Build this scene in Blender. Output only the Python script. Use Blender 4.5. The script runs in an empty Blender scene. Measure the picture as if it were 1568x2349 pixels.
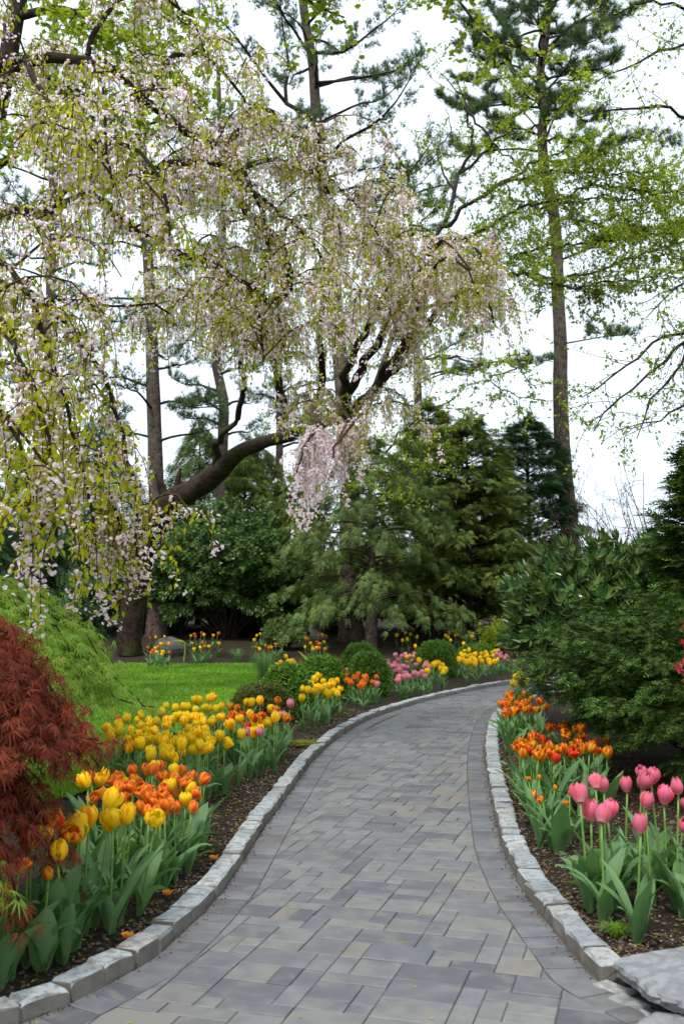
import bpy, math, random
import numpy as np
from mathutils import Vector, Matrix

# ------------------------------------------------------------------ camera, sky, sun, exposure
SC = bpy.context.scene
COL = SC.collection
CW, CH, FPX, HORIZON, EYE = 1568.0, 2349.0, 2284.0, 1375.0, 1.45
PITCH = math.atan((HORIZON - CH / 2) / FPX)
cd = bpy.data.cameras.new('camera')
cam = bpy.data.objects.new('camera', cd); COL.objects.link(cam)
cam.location = (0, 0, EYE); cam.rotation_euler = (math.pi / 2 + PITCH, 0, 0)
cd.sensor_fit = 'VERTICAL'; cd.sensor_height = 36.0; cd.lens = 36.0 * FPX / CH
cd.clip_start = 0.05; cd.clip_end = 1500
cd.dof.use_dof = True; cd.dof.focus_distance = 7.5; cd.dof.aperture_fstop = 4.0
SC.camera = cam

wd = bpy.data.worlds.new('World'); SC.world = wd; wd.use_nodes = True
nt = wd.node_tree; nt.nodes.clear()
sky = nt.nodes.new('ShaderNodeTexSky'); sky.sky_type = 'NISHITA'; sky.sun_disc = False
SUN_EL, SUN_AZ = math.radians(58), math.radians(205)
sky.sun_elevation = SUN_EL; sky.sun_rotation = SUN_AZ
sky.air_density = 1.0; sky.dust_density = 6.0; sky.ozone_density = 1.0
hs = nt.nodes.new('ShaderNodeHueSaturation'); hs.inputs['Saturation'].default_value = 0.25
mx = nt.nodes.new('ShaderNodeMix'); mx.data_type = 'RGBA'; mx.inputs[0].default_value = 0.80
mx.inputs[7].default_value = (8.0, 9.3, 10.4, 1)          # the even white of the cloud cover
bg = nt.nodes.new('ShaderNodeBackground'); bg.inputs[1].default_value = 0.080
wo = nt.nodes.new('ShaderNodeOutputWorld')
nt.links.new(sky.outputs[0], hs.inputs['Color']); nt.links.new(hs.outputs[0], mx.inputs[6])
tcw = nt.nodes.new('ShaderNodeTexCoord'); nz = nt.nodes.new('ShaderNodeTexNoise'); nz.inputs['Scale'].default_value = 3.0; nz.inputs['Detail'].default_value = 5
nt.links.new(tcw.outputs['Generated'], nz.inputs['Vector'])
mrw = nt.nodes.new('ShaderNodeMapRange'); mrw.inputs['From Min'].default_value = 0.3; mrw.inputs['From Max'].default_value = 0.7; mrw.inputs['To Min'].default_value = 0.88; mrw.inputs['To Max'].default_value = 1.08
nt.links.new(nz.outputs['Fac'], mrw.inputs[0])
cl = nt.nodes.new('ShaderNodeVectorMath'); cl.operation = 'SCALE'; nt.links.new(mx.outputs[2], cl.inputs[0]); nt.links.new(mrw.outputs[0], cl.inputs['Scale'])
nt.links.new(cl.outputs[0], bg.inputs[0]); nt.links.new(bg.outputs[0], wo.inputs[0])

sl = bpy.data.lights.new('sun', 'SUN'); sl.energy = 1.5; sl.angle = math.radians(11); sl.color = (1.0, 0.96, 0.9)
sun = bpy.data.objects.new('sun', sl); COL.objects.link(sun)
sdir = Vector((math.sin(SUN_AZ) * math.cos(SUN_EL), math.cos(SUN_AZ) * math.cos(SUN_EL), math.sin(SUN_EL)))
sun.rotation_euler = sdir.to_track_quat('Z', 'Y').to_euler()
SC.view_settings.view_transform = 'Standard'; SC.view_settings.look = 'None'
SC.view_settings.exposure = 1.12; SC.view_settings.gamma = 1.0
SC.render.engine = 'CYCLES'
SC.cycles.use_denoising = True
SC.cycles.max_bounces = 6; SC.cycles.diffuse_bounces = 3; SC.cycles.glossy_bounces = 2
SC.cycles.transmission_bounces = 4; SC.cycles.transparent_max_bounces = 4

# ------------------------------------------------------------------ helpers
rnd = random.Random(7)
rng = np.random.default_rng(7)
PI = math.pi
cP, sP = math.cos(PITCH), math.sin(PITCH)
def ray(x, y):
    cx, cy = (x - CW / 2) / FPX, (CH / 2 - y) / FPX
    return np.array([cx, cP - sP * cy, sP + cP * cy])
def at(x, y, Y):                       # the point seen at a pixel of the photograph, Y metres ahead
    d = ray(x, y); return np.array([0, 0, EYE]) + d * (Y / d[1])
def ground(x, y, z=0.0):               # the point seen at a pixel, on the level z
    d = ray(x, y); return np.array([0, 0, EYE]) + d * ((z - EYE) / d[2])
def A(*a): return np.array(a, float)
def unit(v):
    v = np.asarray(v, float); return v / np.maximum(np.linalg.norm(v, axis=-1, keepdims=True), 1e-9)
def U(a, b, n=None): return rng.uniform(a, b, n)

def smooth_path(pts, n):
    """Catmull-Rom through the points, n samples evenly spaced along the length"""
    P = np.array(pts, float)
    P = np.vstack([2 * P[0] - P[1], P, 2 * P[-1] - P[-2]])
    out = []
    for i in range(1, len(P) - 2):
        t = np.linspace(0, 1, 14, endpoint=False)[:, None]
        a, b, c, d = P[i - 1], P[i], P[i + 1], P[i + 2]
        out.append(0.5 * (2 * b + (c - a) * t + (2 * a - 5 * b + 4 * c - d) * t ** 2 + (3 * b - a - 3 * c + d) * t ** 3))
    out.append(P[-2][None]); Q = np.vstack(out)
    L = np.concatenate([[0], np.cumsum(np.linalg.norm(np.diff(Q, axis=0), axis=1))])
    s = np.linspace(0, L[-1], n)
    return np.stack([np.interp(s, L, Q[:, k]) for k in range(Q.shape[1])], 1)
def path_len(P): return float(np.linalg.norm(np.diff(np.asarray(P), axis=0), axis=1).sum())

class MB:
    """collects vertices and faces for one mesh"""
    def __init__(s): s.v = []; s.t = []; s.q = []; s.n = 0; s.uv = []; s.mt = []; s.mq = []; s.tint = []
    def add(s, V, T=None, Q=None, mat=0, uv=None, tint=None):
        V = np.asarray(V, float).reshape(-1, 3)
        s.v.append(V)
        s.uv.append(np.zeros((len(V), 2)) if uv is None else np.asarray(uv, float))
        s.tint.append(np.full(len(V), 0.0 if tint is None else tint))
        if T is not None and len(T): s.t.append(np.asarray(T, int).reshape(-1, 3) + s.n); s.mt.append(np.full(len(s.t[-1]), mat))
        if Q is not None and len(Q): s.q.append(np.asarray(Q, int).reshape(-1, 4) + s.n); s.mq.append(np.full(len(s.q[-1]), mat))
        s.n += len(V)
    def tube(s, P, r0, r1=None, sides=6, mat=0, radii=None, cap=True, wob=0.0):
        P = np.asarray(P, float); n = len(P)
        R = np.linspace(r0, r0 if r1 is None else r1, n) if radii is None else np.asarray(radii, float)
        T = unit(np.gradient(P, axis=0))
        ref = A(0, 0, 1) if abs(T[:, 2]).mean() < 0.8 else A(1, 0, 0)
        X = unit(np.cross(T, ref)); Y = np.cross(T, X)
        a = np.arange(sides) * 2 * PI / sides
        rr = R[:, None] * (1 + (wob * rng.normal(size=(n, sides)) if wob else 0))
        V = P[:, None] + rr[..., None] * (np.cos(a)[None, :, None] * X[:, None] + np.sin(a)[None, :, None] * Y[:, None])
        i = np.arange(n - 1)[:, None] * sides; j = np.arange(sides)[None]; k = (j + 1) % sides
        Q = np.stack([i + j, i + k, i + sides + k, i + sides + j], -1).reshape(-1, 4)
        L = np.concatenate([[0], np.cumsum(np.linalg.norm(np.diff(P, axis=0), axis=1))])
        uv = np.stack([np.broadcast_to(a / (2 * PI), (n, sides)), np.broadcast_to(L[:, None], (n, sides))], -1).reshape(-1, 2)
        T3 = None
        V = V.reshape(-1, 3)
        if cap:
            V = np.vstack([V, P[-1] + T[-1] * R[-1] * 0.5]); uv = np.vstack([uv, [0, L[-1]]])
            T3 = [[(n - 1) * sides + jj, (n - 1) * sides + (jj + 1) % sides, n * sides] for jj in range(sides)]
        s.add(V, T3, Q, mat, uv)
    def scatter(s, tmpl, pos, X, up, size, mat=0):
        """a template (verts, tris) set at every pos; X is the local x direction, up hints the local z"""
        V, T = tmpl[0], tmpl[1]
        pos = np.asarray(pos, float)
        if not len(pos): return
        X = unit(X); Y = unit(np.cross(up, X)); Z = np.cross(X, Y)
        size = np.broadcast_to(np.asarray(size, float), (len(pos),))
        W = pos[:, None] + size[:, None, None] * (V[None, :, 0:1] * X[:, None] + V[None, :, 1:2] * Y[:, None] + V[None, :, 2:3] * Z[:, None])
        TT = (np.arange(len(pos))[:, None, None] * len(V) + T[None]).reshape(-1, 3)
        s.add(W.reshape(-1, 3), TT, None, mat)
    def mesh(s, name, mats, smooth=False, origin=None):
        V = np.vstack(s.v) if s.v else np.zeros((0, 3))
        if origin is not None: V = V - np.asarray(origin)
        T = np.vstack(s.t) if s.t else np.zeros((0, 3), int); Q = np.vstack(s.q) if s.q else np.zeros((0, 4), int)
        me = bpy.data.meshes.new(name)
        me.vertices.add(len(V)); me.vertices.foreach_set('co', V.astype(np.float32).ravel())
        li = np.concatenate([T.ravel(), Q.ravel()]).astype(np.int32)
        me.loops.add(len(li)); me.loops.foreach_set('vertex_index', li)
        st = np.concatenate([np.arange(len(T)) * 3, len(T) * 3 + np.arange(len(Q)) * 4]).astype(np.int32)
        me.polygons.add(len(st)); me.polygons.foreach_set('loop_start', st)
        mi = np.concatenate([np.concatenate(s.mt) if s.mt else [], np.concatenate(s.mq) if s.mq else []]).astype(np.int32)
        me.polygons.foreach_set('material_index', mi)
        me.polygons.foreach_set('use_smooth', np.full(len(st), smooth, dtype=bool))
        uv = np.vstack(s.uv)
        if uv.any():
            l = me.uv_layers.new(name='UVMap'); l.data.foreach_set('uv', uv[li].astype(np.float32).ravel())
        ti = np.concatenate(s.tint)
        if ti.any():
            at_ = me.attributes.new('tint', 'FLOAT', 'POINT'); at_.data.foreach_set('value', ti.astype(np.float32))
        me.update(calc_edges=True)
        for m in (mats if isinstance(mats, (list, tuple)) else [mats]): me.materials.append(m)
        return me
    def build(s, name, mats, parent=None, smooth=False):
        loc = np.array(parent.location) if parent is not None else None
        return link(name, s.mesh(name, mats, smooth, loc), parent)

def link(name, data, parent=None, loc=None, rot=None, scale=None):
    o = bpy.data.objects.new(name, data); COL.objects.link(o)
    if parent is not None: o.parent = parent
    if loc is not None: o.location = loc
    if rot is not None: o.rotation_euler = rot
    if scale is not None: o.scale = scale if hasattr(scale, '__len__') else (scale,) * 3
    return o
def tag(o, label=None, cat=None, group=None, kind=None):
    if label: o['label'] = label
    if cat: o['category'] = cat
    if group: o['group'] = group
    if kind: o['kind'] = kind
    return o
def thing(name, label, cat, loc, group=None):
    o = link(name, None, None, loc); o.empty_display_size = 0.1
    return tag(o, label, cat, group)

# ------------------------------------------------------------------ materials
def new_mat(name):
    m = bpy.data.materials.new(name); m.use_nodes = True
    t = m.node_tree; t.nodes.clear()
    out = t.nodes.new('ShaderNodeOutputMaterial')
    return m, t, out
def N(t, kind, **kw):
    n = t.nodes.new('ShaderNode' + kind)
    for k, v in kw.items():
        if k.startswith('i_'):
            key = k[2:].replace('_', ' ')
            n.inputs[int(key) if key.isdigit() else key].default_value = v
        else: setattr(n, k, v)
    return n
def ramp(t, cols, pos=None, src=None):
    r = t.nodes.new('ShaderNodeValToRGB'); e = r.color_ramp.elements
    n = len(cols); pos = pos or [i / max(n - 1, 1) for i in range(n)]
    while len(e) < n: e.new(0.5)
    for i, (c, p) in enumerate(zip(cols, pos)): e[i].position = p; e[i].color = (*c, 1)
    if src is not None: t.links.new(src, r.inputs[0])
    return r.outputs[0]
def mixc(t, fac, a, b, mode='MIX'):
    m = t.nodes.new('ShaderNodeMix'); m.data_type = 'RGBA'; m.blend_type = mode
    for s, v in ((m.inputs[0], fac), (m.inputs[6], a), (m.inputs[7], b)):
        if hasattr(v, 'links'): t.links.new(v, s)
        elif isinstance(v, (int, float)): s.default_value = v
        else: s.default_value = (*v, 1)
    return m.outputs[2]
def noise(t, scale, vec=None, detail=4, rough=0.55, dim='3D'):
    n = N(t, 'TexNoise', i_Scale=scale, i_Detail=detail, i_Roughness=rough)
    if vec is not None: t.links.new(vec, n.inputs['Vector'])
    return n.outputs['Fac']
def objco(t): return N(t, 'TexCoord').outputs['Object']
def bump(t, h, strength, dist=0.01):
    b = N(t, 'Bump', i_Strength=strength, i_Distance=dist); t.links.new(h, b.inputs['Height']); return b.outputs[0]
def principled(t, out, col, rough=0.6, spec=0.4, normal=None):
    p = N(t, 'BsdfPrincipled'); p.inputs['Specular IOR Level'].default_value = spec
    for s, v in ((p.inputs['Base Color'], col), (p.inputs['Roughness'], rough)):
        if hasattr(v, 'links'): t.links.new(v, s)
        elif isinstance(v, (int, float)): s.default_value = v
        else: s.default_value = (*v, 1)
    if normal is not None: t.links.new(normal, p.inputs['Normal'])
    if out is not None: t.links.new(p.outputs[0], out.inputs[0])
    return p

def leaf_mat(name, cols, trans=0.35, rough=0.5, spec=0.3, tcol=None, patch=0.35, pscale=1.2):
    """leaf colour varied leaf by leaf and from patch to patch; some light passes through"""
    m, t, out = new_mat(name)
    g = N(t, 'NewGeometry')
    c = ramp(t, cols, None, g.outputs['Random Per Island'])
    if patch:
        nf = noise(t, pscale, objco(t), 2)
        hv = N(t, 'HueSaturation'); t.links.new(c, hv.inputs['Color'])
        mr = N(t, 'MapRange', i_From_Min=0.3, i_From_Max=0.7, i_To_Min=1 - patch, i_To_Max=1 + patch); t.links.new(nf, mr.inputs[0])
        t.links.new(mr.outputs[0], hv.inputs['Value'])
        c = hv.outputs[0]
    p = principled(t, None, c, rough, spec)
    tr = N(t, 'BsdfTranslucent')
    cc = mixc(t, 1.0, c, tcol or (1.25, 1.3, 0.7), 'MULTIPLY'); t.links.new(cc, tr.inputs[0])
    ms = N(t, 'MixShader', i_0=trans); t.links.new(p.outputs[0], ms.inputs[1]); t.links.new(tr.outputs[0], ms.inputs[2])
    t.links.new(ms.outputs[0], out.inputs[0])
    return m
def bark_mat(name, dark, light, scale=9.0, moss=None, strength=0.8):
    m, t, out = new_mat(name)
    tc = N(t, 'TexCoord'); mp = N(t, 'Mapping'); t.links.new(tc.outputs['UV'], mp.inputs[0]); mp.inputs['Scale'].default_value = (6, 2.2, 1)
    o = objco(t)
    n1 = noise(t, scale, o, 6, 0.65); n2 = noise(t, 6.0, mp.outputs[0], 5, 0.6)
    h = N(t, 'Math', operation='MULTIPLY'); t.links.new(n1, h.inputs[0]); t.links.new(n2, h.inputs[1])
    c = ramp(t, [dark, light], [0.15, 0.42], h.outputs[0])
    if moss:
        n3 = noise(t, 2.3, o, 4)
        c = mixc(t, ramp(t, [(0, 0, 0), (1, 1, 1)], [0.52, 0.68], n3), c, moss)
    principled(t, out, c, 0.9, 0.15, bump(t, h.outputs[0], strength, 0.03))
    return m

M = {}
M['bark'] = bark_mat('cherry_bark', (0.010, 0.007, 0.005), (0.075, 0.048, 0.03), 7, (0.04, 0.05, 0.012), 1.0)
M['bark_dark'] = bark_mat('dark_bark', (0.012, 0.009, 0.008), (0.07, 0.05, 0.038), 10)
M['bark_pine'] = bark_mat('pine_bark', (0.03, 0.023, 0.019), (0.19, 0.145, 0.11), 7)
M['bark_grey'] = bark_mat('grey_bark', (0.02, 0.017, 0.016), (0.1, 0.08, 0.066), 9, (0.05, 0.06, 0.02))
M['twig'] = bark_mat('twig_bark', (0.05, 0.028, 0.018), (0.16, 0.095, 0.06), 20)
M['blossom'] = leaf_mat('cherry_blossom', [(0.82, 0.63, 0.66), (0.92, 0.81, 0.83), (0.96, 0.91, 0.92), (0.88, 0.72, 0.75)], 0.72, 0.6, 0.2, (1.0, 0.95, 0.97), 0.15, 2)
M['cherry_leaf'] = leaf_mat('cherry_leaf', [(0.32, 0.38, 0.02), (0.46, 0.49, 0.035), (0.42, 0.37, 0.04), (0.29, 0.38, 0.02)], 0.75, 0.5, 0.3, (1.3, 1.3, 0.6), 0.2)
M['calyx'] = leaf_mat('blossom_calyx', [(0.20, 0.09, 0.075), (0.28, 0.14, 0.10)], 0.3, 0.6, 0.2, (1, 1, 1), 0.1)
M['pine'] = leaf_mat('pine_needles', [(0.06, 0.10, 0.045), (0.09, 0.15, 0.06), (0.13, 0.19, 0.07)], 0.35, 0.5, 0.3)
M['spring_leaf'] = leaf_mat('spring_leaf', [(0.16, 0.22, 0.02), (0.23, 0.30, 0.03), (0.30, 0.35, 0.04)], 0.65, 0.5, 0.3)
M['maple_leaf'] = leaf_mat('maple_leaf', [(0.22, 0.32, 0.015), (0.30, 0.38, 0.02), (0.36, 0.36, 0.03)], 0.5, 0.5, 0.3)
M['hemlock'] = leaf_mat('hemlock_sprays', [(0.065, 0.115, 0.024), (0.115, 0.18, 0.042), (0.18, 0.25, 0.07)], 0.25, 0.5, 0.3, None, 0.3, 0.9)
M['cedar'] = leaf_mat('cedar_sprays', [(0.06, 0.12, 0.025), (0.10, 0.18, 0.035), (0.16, 0.24, 0.045), (0.24, 0.17, 0.05)], 0.25, 0.5, 0.3, None, 0.35, 0.8)
M['dark_cedar'] = leaf_mat('dark_cedar_sprays', [(0.03, 0.07, 0.028), (0.05, 0.11, 0.04), (0.085, 0.15, 0.055)], 0.2, 0.5, 0.3)
M['holly'] = leaf_mat('evergreen_leaf', [(0.035, 0.075, 0.018), (0.07, 0.135, 0.028), (0.12, 0.20, 0.04)], 0.2, 0.4, 0.4)
M['yew'] = leaf_mat('yew_sprays', [(0.013, 0.035, 0.006), (0.021, 0.052, 0.009), (0.095, 0.165, 0.020), (0.028, 0.060, 0.010)], 0.12, 0.6, 0.15, None, 0.3, 3.0)
M['laurel'] = leaf_mat('laurel_leaf', [(0.028, 0.07, 0.018), (0.045, 0.10, 0.024), (0.085, 0.15, 0.03), (0.10, 0.12, 0.025)], 0.15, 0.25, 0.55)
M['box'] = leaf_mat('boxwood_leaf', [(0.05, 0.12, 0.012), (0.085, 0.18, 0.018), (0.13, 0.24, 0.02)], 0.3, 0.4, 0.4, None, 0.2, 5)
M['box_old'] = leaf_mat('dull_boxwood_leaf', [(0.05, 0.08, 0.015), (0.09, 0.12, 0.02), (0.14, 0.12, 0.03)], 0.3, 0.5, 0.3, None, 0.3, 5)
M['red_lace'] = leaf_mat('red_laceleaf', [(0.075, 0.012, 0.008), (0.15, 0.026, 0.014), (0.22, 0.052, 0.026), (0.13, 0.038, 0.012)], 0.3, 0.7, 0.1, (1.5, 0.9, 0.6), 0.35, 3)
M['green_lace'] = leaf_mat('green_laceleaf', [(0.17, 0.33, 0.03), (0.26, 0.44, 0.055), (0.34, 0.48, 0.07), (0.42, 0.38, 0.05)], 0.5, 0.45, 0.3, None, 0.2, 3)
M['gold_shrub'] = leaf_mat('golden_shrub_leaf', [(0.22, 0.30, 0.012), (0.34, 0.40, 0.02), (0.16, 0.25, 0.015)], 0.4, 0.5, 0.3)
M['wine_leaf'] = leaf_mat('wine_leaf', [(0.16, 0.05, 0.05), (0.22, 0.08, 0.07), (0.13, 0.05, 0.04)], 0.4, 0.5, 0.3, (1.3, 1, 0.9))
M['red_leaf'] = leaf_mat('red_shrub_leaf', [(0.40, 0.03, 0.04), (0.55, 0.06, 0.07), (0.3, 0.02, 0.03)], 0.4, 0.5, 0.3, (1.3, 0.9, 0.9))
M['grass'] = leaf_mat('grass_blade', [(0.09, 0.21, 0.012), (0.14, 0.28, 0.022), (0.22, 0.34, 0.045)], 0.4, 0.5, 0.25, None, 0.34, 0.9)
M['sedge'] = leaf_mat('sedge_blade', [(0.10, 0.2, 0.06), (0.16, 0.28, 0.10)], 0.35, 0.5, 0.25)
M['far_leaf'] = leaf_mat('far_wood_leaf', [(0.10, 0.15, 0.05), (0.15, 0.20, 0.07), (0.20, 0.22, 0.09)], 0.35, 0.6, 0.2)
M['tulip_leaf'] = None

def tulip_leaf_mat():
    m, t, out = new_mat('tulip_leaf')
    oi = N(t, 'ObjectInfo'); uv = N(t, 'TexCoord').outputs['UV']
    c = ramp(t, [(0.055, 0.14, 0.035), (0.085, 0.19, 0.05), (0.13, 0.24, 0.075)], None, oi.outputs['Random'])
    mp = N(t, 'Mapping'); t.links.new(uv, mp.inputs[0]); mp.inputs['Scale'].default_value = (14, 0.6, 1)
    n = noise(t, 4, mp.outputs[0], 3)
    c = mixc(t, ramp(t, [(0, 0, 0), (1, 1, 1)], [.35, .7], n), c, (0.15, 0.25, 0.12))
    p = principled(t, None, c, 0.5, 0.3, bump(t, n, 0.35, 0.005))
    tr = N(t, 'BsdfTranslucent'); t.links.new(mixc(t, 1.0, c, (1.2, 1.4, 0.5), 'MULTIPLY'), tr.inputs[0])
    ms = N(t, 'MixShader', i_0=0.25); t.links.new(p.outputs[0], ms.inputs[1]); t.links.new(tr.outputs[0], ms.inputs[2])
    t.links.new(ms.outputs[0], out.inputs[0]); return m
M['tulip_leaf'] = tulip_leaf_mat()

def petal_mat(name, base, flame, edge, lo, hi, thr):
    """petal: flame up the middle (u = across, v = along), edge tint, streaks of fine noise"""
    m, t, out = new_mat(name)
    uv = N(t, 'TexCoord').outputs['UV']; sp = N(t, 'SeparateXYZ'); t.links.new(uv, sp.inputs[0])
    oi = N(t, 'ObjectInfo')
    a = N(t, 'Math', operation='ABSOLUTE'); t.links.new(sp.outputs[0], a.inputs[0])
    mp = N(t, 'Mapping'); t.links.new(uv, mp.inputs[0]); mp.inputs['Scale'].default_value = (3.2, 0.9, 1)
    cmb = N(t, 'CombineXYZ'); t.links.new(oi.outputs['Random'], cmb.inputs[2])
    sc = N(t, 'VectorMath', operation='SCALE'); t.links.new(cmb.outputs[0], sc.inputs[0]); sc.inputs['Scale'].default_value = 37.0
    va = N(t, 'VectorMath', operation='ADD'); t.links.new(mp.outputs[0], va.inputs[0]); t.links.new(sc.outputs[0], va.inputs[1])
    n = noise(t, 2.2, va.outputs[0], 4, 0.6)
    s1 = N(t, 'Math', operation='MULTIPLY_ADD'); t.links.new(a.outputs[0], s1.inputs[0]); s1.inputs[1].default_value = -0.45; t.links.new(n, s1.inputs[2])
    s2 = N(t, 'Math', operation='MULTIPLY_ADD'); t.links.new(oi.outputs['Random'], s2.inputs[0]); s2.inputs[1].default_value = 0.22; t.links.new(s1.outputs[0], s2.inputs[2])
    mask = ramp(t, [(0, 0, 0), (1, 1, 1)], [thr, thr + 0.14], s2.outputs[0])
    c = mixc(t, ramp(t, [(0, 0, 0), (1, 1, 1)], [0.3, 0.95], a.outputs[0]), base, edge)
    c = mixc(t, mask, c, flame)
    c = mixc(t, ramp(t, [(1, 1, 1), (0, 0, 0)], [0.0, 0.22], sp.outputs[1]), c, lo)
    hv = N(t, 'HueSaturation'); t.links.new(c, hv.inputs['Color'])
    mr = N(t, 'MapRange', i_To_Min=0.82, i_To_Max=1.12); t.links.new(oi.outputs['Random'], mr.inputs[0]); t.links.new(mr.outputs[0], hv.inputs['Value'])
    c = hv.outputs[0]
    p = principled(t, None, c, 0.55, 0.2, bump(t, n, 0.3, 0.004))
    tr = N(t, 'BsdfTranslucent'); t.links.new(c, tr.inputs[0])
    ms = N(t, 'MixShader', i_0=0.45); t.links.new(p.outputs[0], ms.inputs[1]); t.links.new(tr.outputs[0], ms.inputs[2])
    t.links.new(ms.outputs[0], out.inputs[0]); return m
M['t_yellow'] = petal_mat('yellow_petal', (0.95, 0.66, 0.010), (0.88, 0.25, 0.006), (0.96, 0.74, 0.016), (0.72, 0.46, 0.02), 0, 0.535)
M['t_orange'] = petal_mat('orange_petal', (0.82, 0.17, 0.015), (0.72, 0.085, 0.04), (0.92, 0.40, 0.02), (0.75, 0.40, 0.03), 0, 0.50)
M['t_flame'] = petal_mat('flame_petal', (0.82, 0.27, 0.01), (0.66, 0.04, 0.010), (0.90, 0.50, 0.012), (0.7, 0.40, 0.02), 0, 0.40)
M['t_pink'] = petal_mat('pink_petal', (0.80, 0.21, 0.32), (0.76, 0.17, 0.32), (0.82, 0.15, 0.18), (0.75, 0.42, 0.36), 0, 0.55)
M['t_rose'] = petal_mat('pale_pink_petal', (0.76, 0.26, 0.33), (0.70, 0.17, 0.26), (0.82, 0.38, 0.40), (0.75, 0.5, 0.42), 0, 0.55)
M['t_red'] = petal_mat('red_petal', (0.70, 0.05, 0.012), (0.60, 0.02, 0.010), (0.8, 0.14, 0.012), (0.7, 0.35, 0.02), 0, 0.5)

def simple_mat(name, cols, nscale, rough=0.8, spec=0.3, bstr=0.5, bdist=0.01, pos=None, detail=6):
    m, t, out = new_mat(name); o = objco(t)
    n = noise(t, nscale, o, detail, 0.62)
    c = ramp(t, cols, pos or [0.3 + 0.4 * i / (len(cols) - 1) for i in range(len(cols))], n)
    principled(t, out, c, rough, spec, bump(t, n, bstr, bdist)); return m
M['stem'] = simple_mat('tulip_stem', [(0.10, 0.20, 0.035), (0.16, 0.27, 0.05)], 12, 0.5, 0.3, 0.1)
M['rock'] = simple_mat('grey_rock', [(0.03, 0.028, 0.025), (0.09, 0.085, 0.075), (0.05, 0.05, 0.04)], 4, 0.85, 0.3, 0.8, 0.03)
M['slab'] = simple_mat('pale_slab_stone', [(0.08, 0.077, 0.07), (0.23, 0.235, 0.24), (0.15, 0.15, 0.155), (0.30, 0.305, 0.31)], 7, 0.7, 0.35, 0.7, 0.012, [0.25, 0.42, 0.55, 0.75])
M['black'] = simple_mat('black_plastic', [(0.012, 0.012, 0.013), (0.02, 0.02, 0.022)], 5, 0.4, 0.4, 0.0)
M['pipe'] = simple_mat('grey_conduit', [(0.3, 0.3, 0.31), (0.4, 0.4, 0.41)], 5, 0.45, 0.5, 0.0)
M['chip'] = leaf_mat('bark_chips', [(0.022, 0.014, 0.010), (0.05, 0.03, 0.02), (0.09, 0.058, 0.038), (0.15, 0.11, 0.075), (0.035, 0.022, 0.016)], 0.0, 0.85, 0.2, None, 0.2)
M['pebble'] = leaf_mat('pale_pebble', [(0.18, 0.16, 0.14), (0.30, 0.28, 0.25), (0.42, 0.40, 0.38), (0.22, 0.15, 0.09)], 0.0, 0.7, 0.3, None, 0.1)
M['litter'] = leaf_mat('fallen_bud_scales', [(0.42, 0.36, 0.02), (0.34, 0.32, 0.03), (0.24, 0.17, 0.03), (0.45, 0.30, 0.03)], 0.2, 0.7, 0.2, None, 0.1)
M['moss'] = leaf_mat('moss', [(0.16, 0.18, 0.012), (0.24, 0.23, 0.02), (0.11, 0.15, 0.014)], 0.2, 0.8, 0.1, None, 0.2)

def soil_mat():
    m, t, out = new_mat('mulch_soil'); o = objco(t)
    n = noise(t, 55, o, 6, 0.7); n2 = noise(t, 1.7, o, 4); n3 = noise(t, 260, o, 3, 0.6)
    c = ramp(t, [(0.012, 0.008, 0.006), (0.035, 0.023, 0.016), (0.085, 0.06, 0.042), (0.16, 0.13, 0.10)], [0.3, 0.47, 0.6, 0.75], n)
    c = mixc(t, ramp(t, [(0, 0, 0), (0.6, 0.6, 0.6)], [0.45, 0.7], n2), c, (0.045, 0.042, 0.013))
    h = N(t, 'Math', operation='ADD'); t.links.new(n, h.inputs[0]); t.links.new(n3, h.inputs[1])
    principled(t, out, c, 0.95, 0.15, bump(t, h.outputs[0], 1.0, 0.02)); return m
M['soil'] = soil_mat()
def lawn_mat():
    m, t, out = new_mat('lawn_turf'); o = objco(t)
    n = noise(t, 0.7, o, 4); n2 = noise(t, 90, o, 3)
    c = ramp(t, [(0.06, 0.17, 0.006), (0.11, 0.26, 0.012), (0.15, 0.31, 0.014)], [0.3, 0.5, 0.72], n)
    c = mixc(t, n2, c, (0.06, 0.15, 0.008))
    principled(t, out, c, 0.9, 0.1, bump(t, n2, 0.8, 0.02)); return m
M['lawn'] = lawn_mat()
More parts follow.
